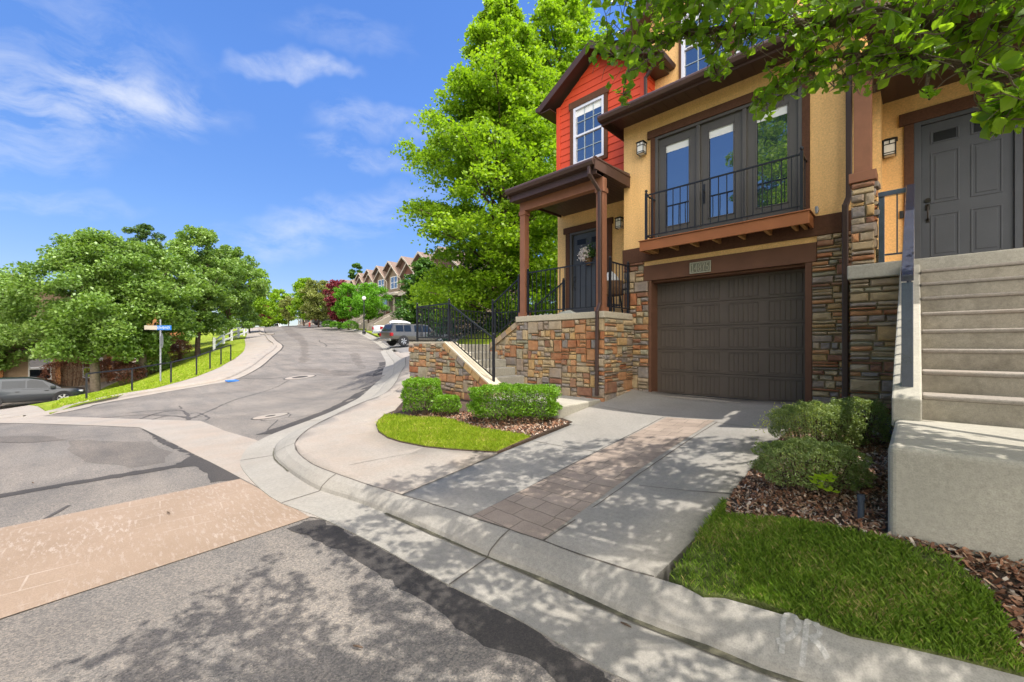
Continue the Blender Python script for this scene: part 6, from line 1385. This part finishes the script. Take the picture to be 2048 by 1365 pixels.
# ------------------------------------------------------------------ houses below the left bank
def left_house(label, x, y0, y1, zb, h, wall, accent):
    t = thing('townhouse', label, 'house', (x, (y0+y1)/2, zb)); ym = (y0+y1)/2
    b = MB(); b.box(x-9, x, y0, y1, zb-1, zb+h); b.prism([(y0, zb+h), (y1, zb+h), (ym, zb+h+2.2)], 'x', x-9, x-.02); b.build('wall', MATS[wall], t)
    r = MB()
    for a in (y0-.4, y1+.4): r.hexa([(x-9.3, a, zb+h-.15), (x-9.3, ym, zb+h+2.35), (x+.5, ym, zb+h+2.35), (x+.5, a, zb+h-.15), (x-9.3, a, zb+h), (x-9.3, ym, zb+h+2.5), (x+.5, ym, zb+h+2.5), (x+.5, a, zb+h)])
    r.build('roof', MATS['far_roof'], t)
    n = int((y1-y0)/2.2)
    for i in range(n):
        yc = y0+(i+.6)*(y1-y0)/n
        for zz in (zb+.9, zb+3.7):
            w = MB(); w.box(x, x+.05, yc-.55, yc+.55, zz-.07, zz); w.box(x, x+.05, yc-.55, yc+.55, zz+1.4, zz+1.47); w.box(x, x+.05, yc-.55, yc-.48, zz, zz+1.4); w.box(x, x+.05, yc+.48, yc+.55, zz, zz+1.4); w.box(x, x+.045, yc-.48, yc+.48, zz+.66, zz+.74); wo = w.build('window_frame', MATS['white_paint'], t)
            g = MB(); g.box(x+.005, x+.02, yc-.48, yc+.48, zz, zz+1.4); g.build('pane', MATS['pane_dark'], wo)
        c = MB(); c.box(x, x+.35, yc+.75, yc+1.0, zb-1, zb+2.8); c.build('pilaster', MATS[accent], t)
    s = MB(); s.prism([(x, zb+3.3), (x+1.0, zb+2.85), (x+1.0, zb+2.7), (x, zb+2.9)], 'y', y0, y1) if False else s.box(x, x+.8, y0, y1, zb+2.8, zb+2.95); s.build('porch_roof', MATS['brown_trim'], t)
left_house('tan stucco house behind the dark car at the left edge', -44.5, -12, 1.2, -2.4, 6.2, 'stucco_far', 'orange_wall')
left_house('orange walled house half hidden behind the middle left trees', -51, 1.6, 6.4, -1.2, 5.2, 'orange_wall', 'far_cream')
# ------------------------------------------------------------------ street furniture
hp = [(173,800,17.6),(264,784,18.6),(342,767,20.0),(393,751,21.35),(420,739,22.76),(442,730,24.1),(461.5,722,25.6)]
P = [at(x, y, LOT) for x, y, _ in hp]; t = thing('bank_handrail', 'long black single rail handrail on posts along the far pavement', 'handrail', tuple(P[0]))
for q in P: b = MB(); b.box(q[0]-.03, q[0]+.03, q[1]-.03, q[1]+.03, q[2]-.1, q[2]+.95); b.build('post', MATS['black_iron'], t)
b = MB()
for a, c in zip(P[:-1], P[1:]): b.bar((a[0], a[1], a[2]+.95), (c[0], c[1], c[2]+.95), .05)
b.build('rail', MATS['black_iron'], t)
p = at(321, 764, LOT); t = thing('street_sign', 'blue street name sign on a grey pole on the grass bank', 'street sign', tuple(p)); u = np.array([C_, S_, 0]); d = np.array([-S_, C_, 0])
b = MB(); b.tube([tuple(p-[0, 0, .2]), tuple(p+[0, 0, 3.0])], .034, 10); b.build('pole', MATS['galv'], t)
b = MB(); q = p+[0, 0, 2.60]-d*.045; b.bar(tuple(q-u*.30), tuple(q+u*.56), .012, .22); so_ = b.build('name_blade', MATS['sign_blue'], t)
b = MB()
for i in range(11):
    x = -.24+i*.07; hh = .05 if i % 3 else .065; b.bar(tuple(q-d*.008+u*x+[0, 0, -hh]), tuple(q-d*.008+u*(x+.01*(i % 2))+[0, 0, hh]), .016, .004, up=tuple(d)); 
    if i % 2: b.bar(tuple(q-d*.008+u*x+[0, 0, hh-.02]), tuple(q-d*.008+u*(x+.04)+[0, 0, hh-.02]), .014, .004, up=tuple(d))
b.build('lettering', MATS['white_paint'], so_)
b = MB(); q2 = p+[0, 0, 2.60]+d*.05; w_ = u*.8+d*.6; b.bar(tuple(q2-w_*.62), tuple(q2+w_*.1), .012, .20); b.build('cross_blade', MATS['far_cream'], t)
b = MB(); cc = p+[0, 0, 1.98]; e = u*-.50+d*.866; nn = np.array([e[1], -e[0], 0])
P8 = [cc+nn*.04+e*.38*math.cos(PI/8+k*PI/4)+np.array([0, 0, .38*math.sin(PI/8+k*PI/4)]) for k in range(8)]; b.add([tuple(v) for v in P8]+[tuple(v+nn*.006) for v in P8], [tuple(range(8)), tuple(range(8, 16))]+[(i, (i+1) % 8, (i+1) % 8+8, i+8) for i in range(8)]); b.build('stop_plate', MATS['galv'], t)
p = at(728, 668, .1); t = thing('street_lamp', 'slim black lamp post with a cream globe beside the street trees', 'street lamp', tuple(p)); sc_l = 4.25
b = MB(); b.lathe([(.20, 0), (.20, .28), (.12, .36), (.085, .5), (.065, 1.2), (.06, sc_l-.55), (.10, sc_l-.5), (.10, sc_l-.42)], tuple(p), 12); b.build('pole', MATS['black_iron'], t)
b = MB(); b.lathe([(.06, 0), (.15, .05), (.215, .17), (.22, .25), (.17, .38), (.08, .45), (.01, .47)], (p[0], p[1], p[2]+sc_l-.42), 16); b.build('globe', MATS['lamp_glass'], t, smooth=True)
fa = [gp(428, 34, 0), gp(447, 37.5, 0), gp(463, 41, 0), gp(477, 45, 0), gp(488, 49, 0), gp(495, 54, 0)]
t = thing('rail_fence', 'white two rail vinyl fence between the left trees', 'fence', tuple(fa[0]))
for q in fa: b = MB(); b.box(q[0]-.09, q[0]+.09, q[1]-.09, q[1]+.09, q[2]-.2, q[2]+1.25); b.build('post', MATS['white_paint'], t)
for zz in (.45, .95):
    b = MB()
    for a, c in zip(fa[:-1], fa[1:]): b.bar((a[0], a[1], a[2]+zz), (c[0], c[1], c[2]+zz), .05, .15)
    b.build('rail', MATS['white_paint'], t)
p = at(464, 762, .02); b = MB(); b.box(p[0]-.28, p[0]+.28, p[1]-.22, p[1]+.22, p[2]-.03, p[2]+.03); tag(b.build('drain_marker', MATS['sign_blue'], bev=.01), 'small blue plate in the far gutter below the handrail', 'drain marker')
p = at(478, 676, LOT); b = MB(); b.box(p[0]-.5, p[0]+.5, p[1]-.35, p[1]+.35, p[2]-.05, p[2]+.05); tag(b.build('utility_lid', MATS['concrete_walk'], bev=.01), 'pale concrete utility lid in the grass near the white fence', 'utility lid')
p = gp(619, 72, 0); b = MB(); b.lathe([(.18, 0), (.14, .08), (.14, .5), (.17, .55), (.12, .7), (.02, .78)], tuple(p), 10); tag(b.build('fire_hydrant', MATS['hydrant_red'], smooth=True), 'small red fire hydrant far up the right verge', 'hydrant')
# right-hand verge and drives of the row houses
structure(sheet('lawn', [(-41, 21.6), (-52, 24.4), (-64, 27.8), (-80, 32.2), (-80, 34.4), (-64, 30.5), (-52, 27.5), (-41, 24.6)], MATS['turf'], LOT+.012, .8, .1))
structure(sheet('driveway', [(-25.5, 15.0), (-33, 18.3), (-40.8, 21.2), (-40.8, 26.5), (-30, 25), (-24.5, 23)], MATS['asphalt_drive'], LOT+.006, .8, .1))
structure(sheet('lawn', [(-9.2, 6.4), (-11.5, 9), (-15.6, 15), (-23.8, 19.4), (-23.8, 24), (-6.6, 24), (-6.6, 8.2), (-8.4, 8.2), (-8.4, 6.2)], MATS['turf'], LOT+.02, .8, .1))
SKY_GRAD = [(0., (.44, .41, .46)), (.10, (.54, .52, .56)), (.25, (.76, .76, .79)), (.5, (.97, .97, 1.))]
CL_COL = (2.9, 3.0, 3.2, 1)
CLOUDS = [(150,200,330,80,.16,.9), (60,90,330,200,.3,.45), (0,300,230,70,.1,.6), (585,135,150,28,.05,.75), (760,245,150,42,.12,.55), (715,308,120,30,.25,.55), (640,455,400,66,-.25,.55), (700,72,170,34,.1,.3), (60,410,240,40,.05,.5)]
unit_v = lambda v: np.asarray(v)/np.linalg.norm(v)
SKY_TINT = (1.0, .92, .84, 1)
FILL_COL, FILL_AMT = (17., 16., 14.8, 1), .9
SKY_SAT, SKY_STR, SUN_E, EXPO = 1.32, .112, 2.05, 1.58
# ------------------------------------------------------------------ light, sky, camera
W_ = bpy.data.worlds.new('World'); sc.world = W_; W_.use_nodes = True; nt = W_.node_tree
bg = nt.nodes['Background']; out = nt.nodes['World Output']
SUN = Vector((.28, .136, 1.)).normalized()
sky = nt.nodes.new('ShaderNodeTexSky'); sky.sky_type = 'NISHITA'; sky.sun_disc = False
sky.sun_elevation = math.asin(SUN.z); sky.sun_rotation = math.atan2(SUN.x, SUN.y); sky.air_density = 1.0; sky.dust_density = .4; sky.ozone_density = 2.2; sky.altitude = 1400
hs = nt.nodes.new('ShaderNodeHueSaturation'); hs.inputs['Saturation'].default_value = SKY_SAT; hs.inputs['Value'].default_value = 1.; hs.inputs['Hue'].default_value = .51
wb = mixc(nt, 1., sky.outputs[0], SKY_TINT, 'MULTIPLY'); nt.links.new(wb, hs.inputs['Color'])
tc = nt.nodes.new('ShaderNodeTexCoord'); sep = nt.nodes.new('ShaderNodeSeparateXYZ'); nt.links.new(tc.outputs['Generated'], sep.inputs[0])
gr = ramp(nt, SKY_GRAD); nt.links.new(sep.outputs[2], gr.inputs[0])
o = mixc(nt, 1., hs.outputs[0], gr.outputs[0], 'MULTIPLY')
# thin cirrus wisps at fixed places in the sky
wn = noise(nt, 5.5, 2, .5, tc.outputs['Generated']); wv = nt.nodes.new('ShaderNodeMix'); wv.data_type = 'VECTOR'; wv.inputs[0].default_value = .10
nt.links.new(tc.outputs['Generated'], wv.inputs[4]); nt.links.new(wn.outputs['Color'], wv.inputs[5])
mpn = nt.nodes.new('ShaderNodeMapping'); mpn.inputs['Scale'].default_value = (1, 1, 2.6); nt.links.new(wv.outputs[1], mpn.inputs[0])
cn = noise(nt, 7., 8, .62, mpn.outputs[0])
wq = noise(nt, 9., 3, .6, tc.outputs['Generated']); wp1 = nt.nodes.new('ShaderNodeVectorMath'); wp1.operation = 'SUBTRACT'; nt.links.new(wq.outputs['Color'], wp1.inputs[0]); wp1.inputs[1].default_value = (.5, .5, .5)
wp2 = nt.nodes.new('ShaderNodeVectorMath'); wp2.operation = 'SCALE'; nt.links.new(wp1.outputs[0], wp2.inputs[0]); wp2.inputs['Scale'].default_value = .10
wp3 = nt.nodes.new('ShaderNodeVectorMath'); wp3.operation = 'ADD'; nt.links.new(tc.outputs['Generated'], wp3.inputs[0]); nt.links.new(wp2.outputs[0], wp3.inputs[1])
for px, py, L, Wd, ang, amt in CLOUDS:
    d0 = unit_v(ray(px, py)); T = unit_v(ray(px+math.cos(ang)*20, py+math.sin(ang)*20)-ray(px, py)); B = np.cross(d0, T)
    sc0 = np.linalg.norm(unit_v(ray(px+10, py))-d0)/10
    def dotn(vec, k, warped=[]):
        q = nt.nodes.new('ShaderNodeVectorMath'); q.operation = 'DOT_PRODUCT'; nt.links.new(wp3.outputs[0], q.inputs[0]); q.inputs[1].default_value = tuple(vec/k)
        w = N(nt, 'ShaderNodeMath', op='SUBTRACT'); nt.links.new(q.outputs['Value'], w.inputs[0]); w.inputs[1].default_value = float(np.dot(d0, vec)/k)
        w2 = N(nt, 'ShaderNodeMath', op='POWER'); ab = N(nt, 'ShaderNodeMath', op='ABSOLUTE'); nt.links.new(w.outputs[0], ab.inputs[0]); nt.links.new(ab.outputs[0], w2.inputs[0]); w2.inputs[1].default_value = 2.; return w2
    a1, b1, c1_ = dotn(T, L*sc0), dotn(B, Wd*sc0), dotn(d0, .5)
    sm = N(nt, 'ShaderNodeMath', op='ADD'); nt.links.new(a1.outputs[0], sm.inputs[0]); nt.links.new(b1.outputs[0], sm.inputs[1])
    sm2 = N(nt, 'ShaderNodeMath', op='ADD'); nt.links.new(sm.outputs[0], sm2.inputs[0]); nt.links.new(c1_.outputs[0], sm2.inputs[1])
    ng = ramp(nt, [(.42, (0,)*3), (.86, (1,)*3)]); nt.links.new(cn.outputs[0], ng.inputs[0])
    df = N(nt, 'ShaderNodeMath', op='SUBTRACT'); df.inputs[0].default_value = 1.; nt.links.new(sm2.outputs[0], df.inputs[1])
    rr0 = ramp(nt, [(0., (0,)*3), (1., (amt,)*3)], 'EASE'); nt.links.new(df.outputs[0], rr0.inputs[0])
    rr9 = N(nt, 'ShaderNodeMath', op='MULTIPLY'); nt.links.new(rr0.outputs[0], rr9.inputs[0]); nt.links.new(ng.outputs[0], rr9.inputs[1])
    o = mixc(nt, rr9.outputs[0], o, CL_COL)

# bright cloud added out of view, behind the viewer, as fill for shaded walls
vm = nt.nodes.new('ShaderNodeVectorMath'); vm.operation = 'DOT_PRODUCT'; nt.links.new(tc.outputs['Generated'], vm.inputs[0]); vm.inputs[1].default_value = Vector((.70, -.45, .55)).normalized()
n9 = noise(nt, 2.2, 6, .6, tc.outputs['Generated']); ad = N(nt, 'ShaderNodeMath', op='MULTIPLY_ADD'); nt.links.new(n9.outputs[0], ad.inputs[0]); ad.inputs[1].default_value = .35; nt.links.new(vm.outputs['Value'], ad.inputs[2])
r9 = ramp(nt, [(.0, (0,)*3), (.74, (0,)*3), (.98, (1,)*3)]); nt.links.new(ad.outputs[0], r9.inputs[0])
m9 = N(nt, 'ShaderNodeMath', op='MULTIPLY'); nt.links.new(r9.outputs[0], m9.inputs[0]); m9.inputs[1].default_value = FILL_AMT
o = mixc(nt, m9.outputs[0], o, FILL_COL)
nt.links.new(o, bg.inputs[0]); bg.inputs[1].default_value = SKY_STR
sl_ = bpy.data.lights.new('sun', 'SUN'); sl_.energy = SUN_E; sl_.angle = math.radians(.53); sl_.color = (1, .95, .87)
so = bpy.data.objects.new('sun', sl_); COL.objects.link(so); so.rotation_euler = SUN.to_track_quat('Z', 'Y').to_euler(); so.location = (5, 5, 30)
cam = bpy.data.cameras.new('camera'); co = bpy.data.objects.new('camera', cam); COL.objects.link(co)
cam.sensor_width = 36; cam.lens = F/2048*36; cam.shift_y = (HOR-682.5)/2048; cam.clip_end = 2000; cam.clip_start = .05
co.location = (0, 0, ZC); co.rotation_euler = (PI/2, 0, AL)
sc.camera = co
sc.view_settings.view_transform = 'Standard'; sc.view_settings.look = 'None'; sc.view_settings.exposure = EXPO; sc.view_settings.gamma = 1
sc.cycles.use_denoising = True; sc.cycles.sample_clamp_indirect = 6.; sc.cycles.max_bounces = 6; sc.cycles.transparent_max_bounces = 8
bpy.context.view_layer.update()
